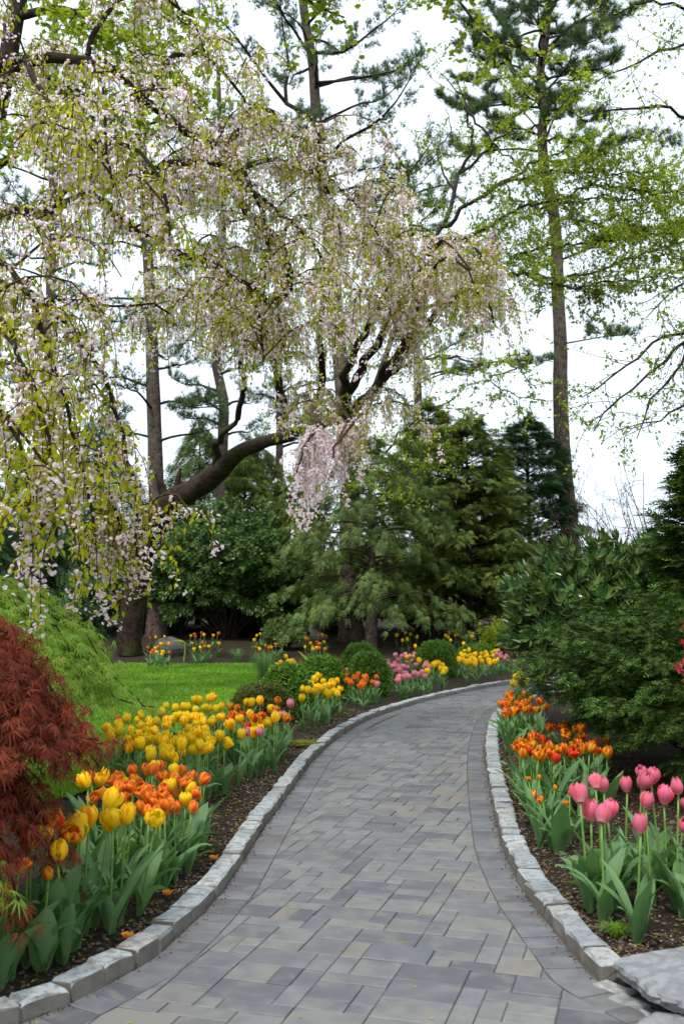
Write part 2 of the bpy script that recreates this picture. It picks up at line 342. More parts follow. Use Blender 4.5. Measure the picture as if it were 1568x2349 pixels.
def paver_mat():
    m, t, out = new_mat('concrete_paver')
    geo = N(t, 'NewGeometry'); pos = geo.outputs['Position']
    at_ = N(t, 'Attribute', attribute_name='tint'); tv = at_.outputs['Fac']
    base = ramp(t, [(0.078, 0.077, 0.088), (0.112, 0.112, 0.122), (0.15, 0.148, 0.143), (0.18, 0.174, 0.16), (0.122, 0.122, 0.134), (0.155, 0.157, 0.16), (0.175, 0.155, 0.13)],
                [0, 0.2, 0.4, 0.6, 0.75, 0.9, 1.0], tv)
    cmb = N(t, 'CombineXYZ'); t.links.new(tv, cmb.inputs[2])
    sc = N(t, 'VectorMath', operation='SCALE'); t.links.new(cmb.outputs[0], sc.inputs[0]); sc.inputs['Scale'].default_value = 53.0
    va = N(t, 'VectorMath', operation='ADD'); t.links.new(pos, va.inputs[0]); t.links.new(sc.outputs[0], va.inputs[1])
    n = noise(t, 9.0, va.outputs[0], 3, 0.5); n2 = noise(t, 160, pos, 4, 0.7); n3 = noise(t, 1.1, pos, 3)
    c = mixc(t, ramp(t, [(0, 0, 0), (0.6, 0.6, 0.6)], [0.48, 0.72], n), base, (0.08, 0.083, 0.098))
    c = mixc(t, ramp(t, [(0.5, 0.5, 0.5), (0, 0, 0)], [0.34, 0.48], n), c, (0.185, 0.178, 0.16))
    c = mixc(t, 0.35, c, ramp(t, [(0.6, 0.6, 0.6), (1.35, 1.35, 1.35)], [0.3, 0.7], n2), 'MULTIPLY')
    c = mixc(t, ramp(t, [(0, 0, 0), (0.25, 0.25, 0.25)], [0.48, 0.72], n3), c, (0.15, 0.125, 0.095))
    rr = N(t, 'MapRange', i_To_Min=0.4, i_To_Max=0.58); t.links.new(n, rr.inputs[0])
    principled(t, out, c, rr.outputs[0], 0.4, bump(t, n2, 0.35, 0.003)); return m
M['paver'] = paver_mat()
M['sand'] = simple_mat('joint_sand', [(0.065, 0.06, 0.055), (0.13, 0.12, 0.105)], 60, 0.95, 0.1, 0.6)
def kerb_mat():
    m, t, out = new_mat('granite_kerb'); o = objco(t); oi = N(t, 'ObjectInfo'); pos = N(t, 'NewGeometry').outputs['Position']
    nrm = N(t, 'NewGeometry').outputs['Normal']; sp = N(t, 'SeparateXYZ'); t.links.new(nrm, sp.inputs[0])
    n = noise(t, 26, pos, 6, 0.65); n2 = noise(t, 170, pos, 4, 0.7); n3 = noise(t, 7, pos, 3)
    c = ramp(t, [(0.25, 0.27, 0.285), (0.33, 0.355, 0.37), (0.41, 0.435, 0.45), (0.36, 0.355, 0.33)], None, oi.outputs['Random'])
    c = mixc(t, ramp(t, [(0, 0, 0), (0.75, 0.75, 0.75)], [0.46, 0.64], n), c, (0.14, 0.13, 0.11))
    c = mixc(t, 0.5, c, ramp(t, [(0.55, 0.55, 0.55), (1.3, 1.3, 1.3)], [0.3, 0.7], n2), 'MULTIPLY')
    # earth-stained rough split sides
    side = ramp(t, [(1, 1, 1), (0, 0, 0)], [0.25, 0.75], sp.outputs[2])
    c = mixc(t, side, c, mixc(t, n3, (0.08, 0.062, 0.046), (0.22, 0.205, 0.18)))
    h = N(t, 'Math', operation='ADD'); t.links.new(n, h.inputs[0]); t.links.new(n2, h.inputs[1])
    principled(t, out, c, 0.75, 0.35, bump(t, h.outputs[0], 0.7, 0.008)); return m
M['kerb'] = kerb_mat()

# ------------------------------------------------------------------ leaf and flower templates (local x = along, z = up)
def tmpl(V, T): return (np.array(V, float), np.array(T, int))
LEAF = tmpl([(0, 0, 0), (0.5, 0.24, 0.07), (1, 0, -0.08), (0.5, -0.24, 0.07), (0.5, 0, 0)], [(0, 4, 1), (4, 2, 1), (0, 3, 4), (4, 3, 2)])
LEAF2 = tmpl([(0, 0, 0), (0.45, 0.26, 0.05), (1, 0, -0.06), (0.45, -0.26, 0.05)], [(0, 2, 1), (0, 3, 2)])
LONGLEAF = tmpl([(0, 0, 0), (0.4, 0.15, 0.05), (1, 0, -0.16), (0.4, -0.15, 0.05), (0.45, 0, 0)], [(0, 4, 1), (4, 2, 1), (0, 3, 4), (4, 3, 2)])
def blossom_t():
    V = [(0.0, 0, 0)]; T = []
    for k in range(5):
        a = k * 2 * PI / 5
        V.append((0.22 + 0.03 * (k % 2), 0.5 * math.cos(a), 0.5 * math.sin(a)))
    for k in range(5): T.append((0, 1 + k, 1 + (k + 1) % 5))
    return tmpl(V, T)
BLOSSOM = blossom_t()
def needle_tuft(n=11, seed=1, spread=1.0):
    r = random.Random(seed); V = []; T = []
    for k in range(n):
        a = r.uniform(0, 2 * PI); e = r.uniform(0.15, 1.0) * spread
        d = unit(A(1, e * math.cos(a), e * math.sin(a))); w = unit(np.cross(d, A(r.uniform(-1, 1), r.uniform(-1, 1), 1))) * 0.03
        L = r.uniform(0.75, 1.05); i = len(V)
        V += [tuple(-w), tuple(w), tuple(d * L)]; T.append((i, i + 1, i + 2))
    return tmpl(V, T)
TUFT = needle_tuft(9)
def frond(n=7, lw=0.34, ang=0.9, droop=0.25, wid=0.055, taper=True, seed=3):
    r = random.Random(seed); V = []; T = []
    for k in range(n + 1):
        s = 0.08 + 0.92 * k / n; base = A(s * 0.9, 0, -droop * s * s)
        for sg in ((1, -1) if k < n else (0,)):
            L = lw * (1 - 0.75 * s if taper else 1 - 0.3 * s) * r.uniform(0.8, 1.15) + 0.05
            a = ang * sg * r.uniform(0.85, 1.15)
            d = A(math.cos(a), math.sin(a), -0.25 * r.random()); p = unit(np.cross(d, A(0, 0, 1))) * wid
            i = len(V); V += [tuple(base + d * L * .1 - p * 1.15), tuple(base + d * L * .25 + p * 1.15), tuple(base + d * L)]
            T += [(i, i + 1, i + 2)]
    return tmpl(V, T)
HEMLOCK = frond(7, 0.36, 1.0, 0.35, 0.045, True, 3)
CEDAR = frond(6, 0.5, 0.6, 0.2, 0.05, True, 5)
YEW = frond(8, 0.26, 1.05, 0.12, 0.034, True, 9)
def tuft_of(fr, n, seed):
    r = random.Random(seed); V = []; T = []
    for k in range(n):
        R_ = Matrix.Rotation(r.uniform(-1.1, 1.1), 3, 'Z') @ Matrix.Rotation(r.uniform(-.55, .35), 3, 'Y') @ Matrix.Rotation(r.uniform(-.6, .6), 3, 'X'); sc = r.uniform(.6, 1.05)
        i = len(V); V += [tuple((R_ @ Vector(v)) * sc) for v in fr[0]]; T += [tuple(i + j for j in t) for t in fr[1]]
    return tmpl(V, T)
HEMTUFT = tuft_of(frond(4, .34, .9, .45, .065, True, 22), 3, 18)
YEWTUFT = tuft_of(frond(4, .38, .95, .1, .075, True, 21), 3, 8)
def palmate(lobes=7, seed=2, wid=0.05, droop=0.5):
    V = []; T = []
    for k in range(lobes):
        a = (k - (lobes - 1) / 2) * 0.42; L = 1.0 - 0.09 * abs(k - (lobes - 1) / 2)
        d = A(math.cos(a), math.sin(a), 0); p = A(-math.sin(a), math.cos(a), 0) * wid
        i = len(V)
        if lobes > 5:
            V += [tuple(d * L * .12 - p * .8), tuple(d * L * .3 + p * 1.1 + A(0, 0, -.03)), tuple(d * L + A(0, 0, -droop * 0.5))]; T += [(i, i + 2, i + 1)]; continue
        V += [(0, 0, 0), tuple(d * L * 0.55 + p + A(0, 0, -0.06)), tuple(d * L + A(0, 0, -droop * 0.5)), tuple(d * L * 0.55 - p + A(0, 0, -0.06))]
        T += [(i, i + 3, i + 2), (i, i + 2, i + 1)]
    return tmpl(V, T)
LACE = palmate(7, 2, 0.05)
MAPLE = palmate(5, 2, 0.17, 0.2)
def whorl(n, leaf, tilt, seed):
    r = random.Random(seed); V = []; T = []
    for k in range(n):
        a = k * 2 * PI / n + r.uniform(-.3, .3); e = tilt * r.uniform(0.6, 1.3)
        R = Matrix.Rotation(a, 3, 'X') @ Matrix.Rotation(-e, 3, 'Y')
        i = len(V); V += [tuple(R @ Vector(v)) for v in leaf[0]]; T += [tuple(i + j for j in t) for t in leaf[1]]
    return tmpl(V, T)
LAUREL = whorl(7, LONGLEAF, 0.95, 4)
SPRIG = whorl(4, LEAF2, 0.8, 6)

# ------------------------------------------------------------------ ground plan: path, kerbs
LK_PX = [(100, 2327), (200, 2282), (285, 2237), (350, 2197), (430, 2127), (475, 2082), (515, 2037), (560, 1970), (610, 1892),
         (650, 1837), (700, 1767), (720, 1742), (784, 1686), (849, 1649), (924, 1624), (984, 1607), (1084, 1584), (1164, 1571)]
RK_PX = [(1374, 2252), (1326, 2202), (1264, 2127), (1224, 2077), (1184, 2012), (1154, 1947), (1139, 1887), (1129, 1842), (1116, 1767), (1113, 1712), (1122, 1664), (1136, 1640)]
lk = [ground(*p)[:2] for p in LK_PX]; rk = [ground(*p)[:2] for p in RK_PX]
lk = [2 * lk[0] - lk[1] + A(-0.06, -0.03)] + lk + [lk[-1] + A(1.5, 1.1), lk[-1] + A(3.6, 2.0), lk[-1] + A(6.5, 2.6)]
e = rk[-1]
rk_vis_start = rk[0]
rk = rk + [e + A(0.45, 1.3), e + A(1.15, 2.5), e + A(2.2, 3.6), e + A(3.9, 4.7), e + A(6.6, 5.5)]
rk_ext = [rk[0] + A(0.35, -0.75), rk[0] + A(0.17, -0.35)] + rk       # the flush edging carries the line on to the camera
LK = smooth_path(lk, 420); RK = smooth_path(rk_ext, 420)
RKV = smooth_path(rk, 400)
def side_dist(P, C, sign):
    """signed distance to a kerb line, positive on the path's side; also the nearest index"""
    P = np.atleast_2d(P)[:, :2]; D = np.empty(len(P)); I = np.empty(len(P), int)
    T = unit(np.gradient(C, axis=0))
    for a in range(0, len(P), 4000):
        d = P[a:a + 4000, None] - C[None]; r = (d ** 2).sum(-1); i = r.argmin(1)
        dd = d[np.arange(len(i)), i]; tt = T[i]
        cr = tt[:, 0] * dd[:, 1] - tt[:, 1] * dd[:, 0]            # > 0: left of travel
        D[a:a + 4000] = np.sqrt(r.min(1)) * np.sign(cr) * sign; I[a:a + 4000] = i
    return D, I
def path_depth(P):
    dl, _ = side_dist(P, LK, -1); dr, _ = side_dist(P, RK, 1)
    return np.minimum(dl, dr)
def sstep(a, b, x): t = np.clip((x - a) / (b - a), 0, 1); return t * t * (3 - 2 * t)
def wave(X, Y): return 0.5 * np.sin(X * 2.1 + 1.3 * np.sin(Y * 1.7)) + 0.5 * np.sin(Y * 2.9 + 1.1 * np.sin(X * 2.3))
def rise(X, Y): return 0.22 * sstep(21.8, 25.5, Y) + 0.35 * sstep(25, 31, Y)
def gz(X, Y):                                 # level of the beds
    return 0.035 + 0.012 * wave(X, Y) + rise(X, Y)
def gz1(p): return float(gz(np.array([p[0]]), np.array([p[1]]))[0])

def graded(a, b, step, far, m):
    g = np.geomspace(1, far, m)
    return np.concatenate([a - g[::-1], np.arange(a, b, step), b + g])
gx = graded(-6.5, 7.0, 0.085, 400, 16); gy = np.concatenate([A(-300, -60, -15, -4, 0), np.arange(1.5, 26, 0.085), 26 + np.geomspace(1, 700, 18)])
GX, GY = np.meshgrid(gx, gy)
PD = path_depth(np.stack([GX.ravel(), GY.ravel()], 1)).reshape(GX.shape)
GZ = np.where(PD > -0.07, -0.06, gz(GX, GY))
nx, ny = len(gx), len(gy)
idx = (np.arange(ny - 1)[:, None] * nx + np.arange(nx - 1)[None])
quads = np.stack([idx, idx + 1, idx + nx + 1, idx + nx], -1)
b = MB(); b.add(np.stack([GX, GY, GZ], -1).reshape(-1, 3), None, quads.reshape(-1, 4))
tag(b.build('ground', M['soil'], None, True), kind='structure')

# lawn: its own sheet a little above the soil, with grass
LAWN = np.array([(-1.95, 7.2), (-1.35, 9.2), (-1.02, 10.8), (-1.05, 13.5), (-1.25, 16.2), (-1.35, 20.4), (-1.5, 21.6), (-3.5, 21.9), (-7, 21.6), (-8.5, 18), (-8.5, 8), (-4.5, 6.2), (-2.6, 6.2)])
def inside(poly, X, Y):
    poly = np.asarray(poly); r = np.zeros(X.shape, bool); n = len(poly); j = n - 1
    for i in range(n):
        xi, yi = poly[i][:2]; xj, yj = poly[j][:2]
        c = ((yi > Y) != (yj > Y)) & (X < (xj - xi) * (Y - yi) / (yj - yi + 1e-12) + xi); r ^= c; j = i
    return r
cx = GX[:-1, :-1] + 0.04; cy = GY[:-1, :-1] + 0.04
msk = inside(LAWN, cx, cy)
b = MB(); b.add(np.stack([GX, GY, gz(GX, GY) + 0.014], -1).reshape(-1, 3), None, quads[msk].reshape(-1, 4))
V = b.v[0]; used = np.unique(b.q[0]); re = np.full(len(V), -1); re[used] = np.arange(len(used)); b.v[0] = V[used]; b.q[0] = re[b.q[0]]; b.uv[0] = b.uv[0][used]; b.tint[0] = b.tint[0][used]
lawn = tag(b.build('lawn', M['lawn'], None, True), kind='structure')
n = 95000
X = U(-6.2, -0.9, n * 2); Y = 6 + (22.2 - 6) * rng.random(n * 2) ** 1.2
k = inside(LAWN, X, Y); X, Y = X[k][:n], Y[k][:n]
m = len(X); h = U(0.025, 0.055, m); a = U(0, 2 * PI, m); w = 0.006 + 0.0006 * Y
base = np.stack([X, Y, gz(X, Y) + 0.012], 1); wx = np.stack([np.cos(a) * w, np.sin(a) * w, 0 * a], 1)
lean = np.stack([rng.normal(0, .018, m), rng.normal(0, .018, m), h], 1)
b = MB(); b.add(np.stack([base - wx, base + wx, base + lean], 1).reshape(-1, 3), np.arange(3 * m).reshape(-1, 3))
tag(b.build('grass', M['grass']), 'short bright green mown grass covering the lawn', 'grass', kind='stuff')

# ------------------------------------------------------------------ paving
def offset(C, d):
    T = unit(np.gradient(C, axis=0)); Nn = np.stack([T[:, 1], -T[:, 0]], 1)     # right-hand normal
    return C + Nn * d
sand = MB()
Lb, Rb = offset(LK, -0.05), offset(RK, 0.05)
m = len(Lb)
sV = np.zeros((2 * m, 3)); sV[:m, :2] = Lb; sV[m:, :2] = Rb; sV[:, 2] = -0.007
i = np.arange(m - 1); sand.add(sV, None, np.stack([i, m + i, m + i + 1, i + 1], 1))
path = tag(sand.build('paved_path', M['sand']), 'curved path of mottled grey concrete pavers between granite kerbs', kind='structure')

BORDER = 0.165
def clip(poly, p, nrm):
    out = []
    for i in range(len(poly)):
        a, c = poly[i], poly[(i + 1) % len(poly)]
        da, dc = np.dot(a - p, nrm), np.dot(c - p, nrm)
        if da >= 0: out.append(a)
        if (da >= 0) != (dc >= 0): out.append(a + (c - a) * (da / (da - dc)))
    return out
def poly_area(P): P = np.asarray(P); x, y = P[:, 0], P[:, 1]; return 0.5 * float(np.dot(x, np.roll(y, -1)) - np.dot(y, np.roll(x, -1)))
def prism(mb, poly, z0, ch, depth, tint, tilt=(0, 0)):
    P = np.asarray(poly)
    if poly_area(P) < 0: P = P[::-1]
    c = P.mean(0); n = len(P)
    ins = []
    for i in range(n):                                   # inset by the chamfer
        a, p, q = P[i - 1], P[i], P[(i + 1) % n]
        e1, e2 = unit(p - a), unit(q - p); bis = A(-e1[1], e1[0]) + A(-e2[1], e2[0]); bl = max(np.dot(bis, bis) / 2, 0.35)
        ins.append(p + bis / bl * ch)
    ins = np.array(ins)
    zt = lambda Q: z0 + (Q - c) @ np.array(tilt)
    V = np.vstack([np.c_[ins, zt(ins)], np.c_[P, zt(P) - ch * 0.8], np.c_[P, np.full(n, z0 - depth)]])
    T = [(0, i, i + 1) for i in range(1, n - 1)]
    Q = [(n + i, n + (i + 1) % n, (i + 1) % n, i) for i in range(n)] + [(2 * n + i, 2 * n + (i + 1) % n, n + (i + 1) % n, n + i) for i in range(n)]
    mb.add(V, T, Q, 0, None, tint)

pavers = []                                               # (polygon, tint)
MOD = 0.09; ROT = math.radians(-17); cr_, sr_ = math.cos(ROT), math.sin(ROT)
org = A(-2.6, 1.9)
NU, NV = 198, 100                                          # u forward, v across
occ = np.zeros((NU, NV), bool)
sizes = [(2, 3), (2, 2), (1, 2), (2, 1), (1, 3), (1, 1)]; wts = [5, 4, 4, 2, 3, 0.5]
TL = unit(np.gradient(LK, axis=0)); TR = unit(np.gradient(RK, axis=0))
def toworld(u, v):                                         # v across (x'), u forward (y')
    x, y = v * MOD, u * MOD
    return org + A(x * cr_ - y * sr_, x * sr_ + y * cr_)
rects = []
for u in range(NU):
    for v in range(NV):
        if occ[u, v]: continue
        ok = [(s, w) for s, w in zip(sizes, wts) if u + s[0] <= NU and v + s[1] <= NV and not occ[u:u + s[0], v:v + s[1]].any()]
        s = rnd.choices([o[0] for o in ok], [o[1] for o in ok])[0]
        occ[u:u + s[0], v:v + s[1]] = True
        rects.append((u, v, s))
cen = np.array([toworld(u + s[0] / 2, v + s[1] / 2) for u, v, s in rects])
dl, il = side_dist(cen, LK, -1); dr, ir = side_dist(cen, RK, 1)
g = 0.0022
for (u, v, s), c, a_, ia, b_, ib in zip(rects, cen, dl, il, dr, ir):
    if min(a_, b_) < BORDER - 0.22 or c[1] > 19 or c[0] > 6: continue
    poly = [toworld(u, v), toworld(u, v + s[1]), toworld(u + s[0], v + s[1]), toworld(u + s[0], v)]
    cc = sum(poly) / 4; poly = [p + unit(cc - p) * g * 1.4 for p in poly]
    nl = A(TL[ia][1], -TL[ia][0]); nr = A(-TR[ib][1], TR[ib][0])
    if a_ < BORDER + 0.3: poly = clip(poly, LK[ia] + nl * (BORDER + g), nl)
    if len(poly) > 2 and b_ < BORDER + 0.3: poly = clip(poly, RK[ib] + nr * (BORDER + g), nr)
    if len(poly) < 3 or abs(poly_area(poly)) < 0.0009: continue
    pavers.append((np.array(poly), rnd.random() * 0.999 + 0.001))
for C, T, sg in ((LK, TL, 1), (RK, TR, -1)):               # soldier course along each kerb
    L = path_len(C); step = 0.122; q = smooth_path(C, int(L / step) + 1)
    Tq = unit(np.gradient(q, axis=0)); Nq = np.stack([Tq[:, 1], -Tq[:, 0]], 1) * sg
    for i in range(len(q) - 1):
        if q[i][1] > 19 or q[i][0] > 6: break
        j = i + 1
        a0, a1 = q[i] + Tq[i] * g, q[j] - Tq[j] * g
        poly = [a0 + Nq[i] * 0.004, a1 + Nq[j] * 0.004, a1 + Nq[j] * (BORDER - g), a0 + Nq[i] * (BORDER - g)]
        pavers.append((np.array(poly), rnd.choice([rnd.uniform(0.0, 0.28), rnd.uniform(0.7, 0.85)]) + 0.001))
def view_size(P):
    c = P.mean(0); d = max(c[1], 0.5)
    xx = CW / 2 + c[0] / d * FPX
    if not (-60 < xx < CW + 60): return 0
    yb = HORIZON + EYE * FPX / d
    if yb > CH + 90: return 0
    return abs(poly_area(P)) / d ** 3
pavers.sort(key=lambda p: -view_size(p[0]))
rest = MB()
for i, (P, tint) in enumerate(pavers):
    z = rnd.uniform(-0.002, 0.002); tl = (rnd.gauss(0, .004), rnd.gauss(0, .004))
    if i < 300 and view_size(P) > 0:
        mb = MB(); prism(mb, P, z, 0.003, 0.05, tint, tl); mb.build('paver', M['paver'], path)
    elif P.mean(0)[1] > 2.4:
        prism(rest, P, z, 0.003, 0.05, tint, tl)
tag(rest.build('far_pavers', M['paver'], path), kind='stuff')

# ------------------------------------------------------------------ granite kerbs
def stone_mesh(seed):
    r = np.random.default_rng(seed)
    # a split block: local x along 1, y across 1, z from -1 to 0 (top), corners knocked off
    xs = [-0.5, -0.44, 0.0, 0.44, 0.5]; ys = [-0.5, -0.42, 0.42, 0.5]
    V = []; 
    for x in xs:
        for y in ys:
            edge = (abs(x) > 0.45) + (abs(y) > 0.45)
            z = -0.13 * edge - (0.05 if edge == 2 else 0) + r.normal(0, 0.02)
            V.append((x + r.normal(0, 0.02), y + r.normal(0, 0.03), z))
    nY = len(ys); Q = []
    for i in range(len(xs) - 1):
        for j in range(nY - 1): a = i * nY + j; Q.append((a, a + nY, a + nY + 1, a + 1))
    ringi = [i * nY for i in range(len(xs))] + [(len(xs) - 1) * nY + j for j in range(1, nY)] + [i * nY + nY - 1 for i in range(len(xs) - 2, -1, -1)] + [j for j in range(nY - 2, 0, -1)]
    base = len(V)
    for k in ringi: V.append((V[k][0] * 1.0 + r.normal(0, 0.012), V[k][1] * 1.02 + r.normal(0, 0.015), -0.62 + r.normal(0, .06)))
    b2 = len(V)
    for k in ringi: V.append((V[k][0], V[k][1] * 1.0, -1.5))
    m = len(ringi)
    for k in range(m):
        k2 = (k + 1) % m
        Q.append((ringi[k2], ringi[k], base + k, base + k2)); Q.append((base + k2, base + k, b2 + k, b2 + k2))
    mb = MB(); mb.add(np.array(V), None, [q[::-1] for q in Q])
    me = mb.mesh('kerb_stone', M['kerb'], False); return me
STONES = [stone_mesh(s) for s in range(9)]
def fix_normals(me):
    import bmesh
    bm = bmesh.new(); bm.from_mesh(me); bmesh.ops.recalc_face_normals(bm, faces=bm.faces); bm.to_mesh(me); bm.free()
for s in STONES: fix_normals(s)
KW, KH = 0.105, 0.066
def kerb(C, out, label, wide=KW, start=0):
    bed = MB(); Cc = offset(C, out * (wide / 2 + 0.004))
    P = np.c_[Cc, np.full(len(Cc), 0.0)]
    T = unit(np.gradient(Cc, axis=0)); Nn = np.stack([T[:, 1], -T[:, 0]], 1)
    m = len(Cc); V = np.zeros((3 * m, 3))
    for r_, (o_, z_) in enumerate(((-wide * 0.46, 0.0), (0, 0.038), (wide * 0.5, 0.03))):
        V[r_ * m:(r_ + 1) * m, :2] = Cc + Nn * o_ * out; V[r_ * m:(r_ + 1) * m, 2] = z_
    i = np.arange(m - 1); bed.add(V, None, np.vstack([np.stack([i, i + m, i + m + 1, i + 1], 1), np.stack([i + m, i + 2 * m, i + 2 * m + 1, i + m + 1], 1)]))
    root = tag(bed.build('kerb', M['sand']), label, kind='structure')
    L = path_len(Cc); q = smooth_path(Cc, int(L / 0.01)); s = 0.0
    k = 0
    while s < L - 0.3:
        ln = rnd.uniform(0.17, 0.225); i0 = int((s + ln / 2) / 0.01)
        if i0 + 2 >= len(q): break
        p = q[i0]; t = q[min(i0 + 2, len(q) - 1)] - q[max(i0 - 2, 0)]
        o = link('kerb_stone', STONES[rnd.randrange(9)], root, (p[0], p[1], KH + rnd.gauss(0, .004)),
                 (rnd.gauss(0, .035), rnd.gauss(0, .03), math.atan2(t[1], t[0]) + rnd.gauss(0, .05)), (ln - 0.012, wide * rnd.uniform(.94, 1.04), 0.08))
        if rnd.random() < .5: o.rotation_euler.z += PI
        s += ln; k += 1
        if p[1] > 18.6 or p[0] > 5: break
    return root
kerb(LK, -1, 'row of pale granite kerb stones along the bed of yellow tulips', KW)
kerb(RKV, 1, 'row of pale granite kerb stones along the bed under the yew', 0.115)

# ------------------------------------------------------------------ tree and shrub builders
def pad_fronds(acc, P, n, size, lat=0.35, s0=0.25, droop=0.3, spread=0.9, upj=0.35, thick=0.05, lean=0.0, pw=0.8):
    """fronds laid in a loose flat pad along branch P: fills acc with pos, dir, up, size"""
    m = len(P); L = path_len(P)
    s = s0 + (1 - s0) * rng.random(n) ** pw
    f = s * (m - 1); i = np.minimum(f.astype(int), m - 2); fr = (f - i)[:, None]
    pt = P[i] * (1 - fr) + P[i + 1] * fr
    T = unit(P[i + 1] - P[i]); S = unit(np.cross(T, A(0, 0, 1)))
    w = rng.normal(0, 0.5, n).clip(-1.2, 1.2)
    wid = L * lat * (1.15 - 0.75 * s)
    pos = pt + S * (w * wid)[:, None]; pos[:, 2] += -np.abs(w) * wid * droop + rng.normal(0, thick, n)
    d = T * 0.8 + S * (np.sign(w) * spread * np.minimum(1, np.abs(w) + 0.25))[:, None] + rng.normal(0, 0.22, (n, 3))
    d[:, 2] += -droop * 0.9 + lean
    up = rng.normal(0, upj, (n, 3)); up[:, 2] += 1
    acc.append((pos, unit(d), up, size * U(0.7, 1.25, n)))
def flush(acc, mb, t, mat=0):
    if acc: mb.scatter(t, *[np.concatenate([a[k] for a in acc]) for k in range(3)], np.concatenate([a[3] for a in acc]), mat)

def conifer(name, label, cat, base, H, R, leafmat, tm, nb=110, per=45, size=0.22, zb=0.12, shape=0.8, droop=0.35, up=0.25, trunk_r=0.1, group=None, lat=0.35, bark='bark_dark', top_pt=1.0, seed=0, bottom=0.75, lean=(0, 0), s0=0.25, spread=.9, vary=.12):
    global rng
    rng = np.random.default_rng(1000 + seed)
    root = thing(name, label, cat, base, group); B = np.array(base, float)
    tr = MB(); tp = B + A(lean[0], lean[1], H)
    P = smooth_path([B + A(0, 0, -0.05), B + A(lean[0] * .3 + .03, lean[1] * .3, H * .4), B + A(lean[0] * .7 - .02, lean[1] * .7, H * .75), tp], 12)
    tr.tube(P, trunk_r, 0.012, 8, wob=.04)
    acc = []
    for k in range(nb):
        t = (k + 0.5) / nb; z = zb + (1 - zb) * t ** 0.95
        prof = (1 - t) ** shape * (bottom + (1 - bottom) * min(1, t / 0.25)) + 0.03
        L = R * prof * rng.uniform(1 - 1.6 * vary, 1.08) * (1 + 0.1 * math.sin(k * 1.7))
        az = k * 2.39996 + rng.normal(0, .25); d = A(math.cos(az), math.sin(az), 0)
        o = np.array([np.interp(z, np.linspace(0, 1, 12), P[:, c]) for c in range(3)])
        ss = np.linspace(0, 1, 7)[:, None]
        u = up * rng.uniform(.6, 1.3)
        Q = o + d * L * ss + A(0, 0, 1) * (u * L * ss - droop * L * ss ** 2 * 1.3) + np.cumsum(rng.normal(0, .015 * L, (7, 3)), 0) * np.array([1, 1, .6])
        tr.tube(Q, 0.012 + 0.01 * L, 0.004, 4, cap=False)
        pad_fronds(acc, Q, max(8, int(per * (0.35 + 0.65 * L / R))), size, lat, s0, droop, spread, .4, 0.03 + .03 * L)
    acc.append((tp + rng.normal(0, .06, (14, 3)), unit(rng.normal(0, .5, (14, 3)) + A(0, 0, 1)), rng.normal(0, 1, (14, 3)), size * np.ones(14)))
    tr.build('trunk', M[bark], root, True)
    cr = MB(); flush(acc, cr, tm); cr.build('crown', M[leafmat], root)
    return root

def shrub(name, label, cat, base, radii, leafmat, tm, nb=120, per=40, size=0.12, group=None, seed=0, zc=0.45, stem_r=0.02, low=-0.35, lat=.3, droop=.15, s0=.45, stems='bark_dark', lump=.18, spread=.9, lean=.0, part='foliage', upj=.45, thick=.03, bow=.12):
    """many-stemmed shrub: branches from the foot to points over a lumpy ellipsoid, fronds along their outer part"""
    global rng
    rng = np.random.default_rng(2000 + seed)
    root = thing(name, label, cat, base, group); B = np.array(base, float)
    rx, ry, rz = radii; st = MB(); acc = []
    C = B + A(0, 0, rz * zc * 2 * .5)
    ph = rng.uniform(0, 6, 6)
    for k in range(nb):
        zz = 1 - (k + .5) / nb * (1 - low); az = k * 2.39996
        d = A(math.sqrt(max(0, 1 - zz * zz)) * math.cos(az), math.sqrt(max(0, 1 - zz * zz)) * math.sin(az), zz)
        lumps = 1 + lump * (math.sin(3 * az + ph[0] + 2 * zz) * .5 + math.sin(5 * az + ph[1] - 3 * zz) * .3 + rng.normal(0, .35))
        tip = C + d * A(rx, ry, rz * (2 - zc * 2) * .5 if zz > 0 else rz * zc) * lumps
        tip[2] = max(tip[2], B[2] + .05)
        o = B + A(rng.normal(0, .06) * rx, rng.normal(0, .06) * ry, 0)
        mid = o * .45 + tip * .55 + A(0, 0, bow * rz) + rng.normal(0, .04, 3) * rx
        Q = smooth_path([o, mid, tip], 8)
        st.tube(Q, stem_r, stem_r * .25, 4, cap=False)
        pad_fronds(acc, Q, per, size, lat, s0, droop, spread, upj, thick * rx, lean, .7)
    st.build('stem', M[stems], root, True)
    cr = MB(); flush(acc, cr, tm); cr.build(part, M[leafmat], root)
    return root

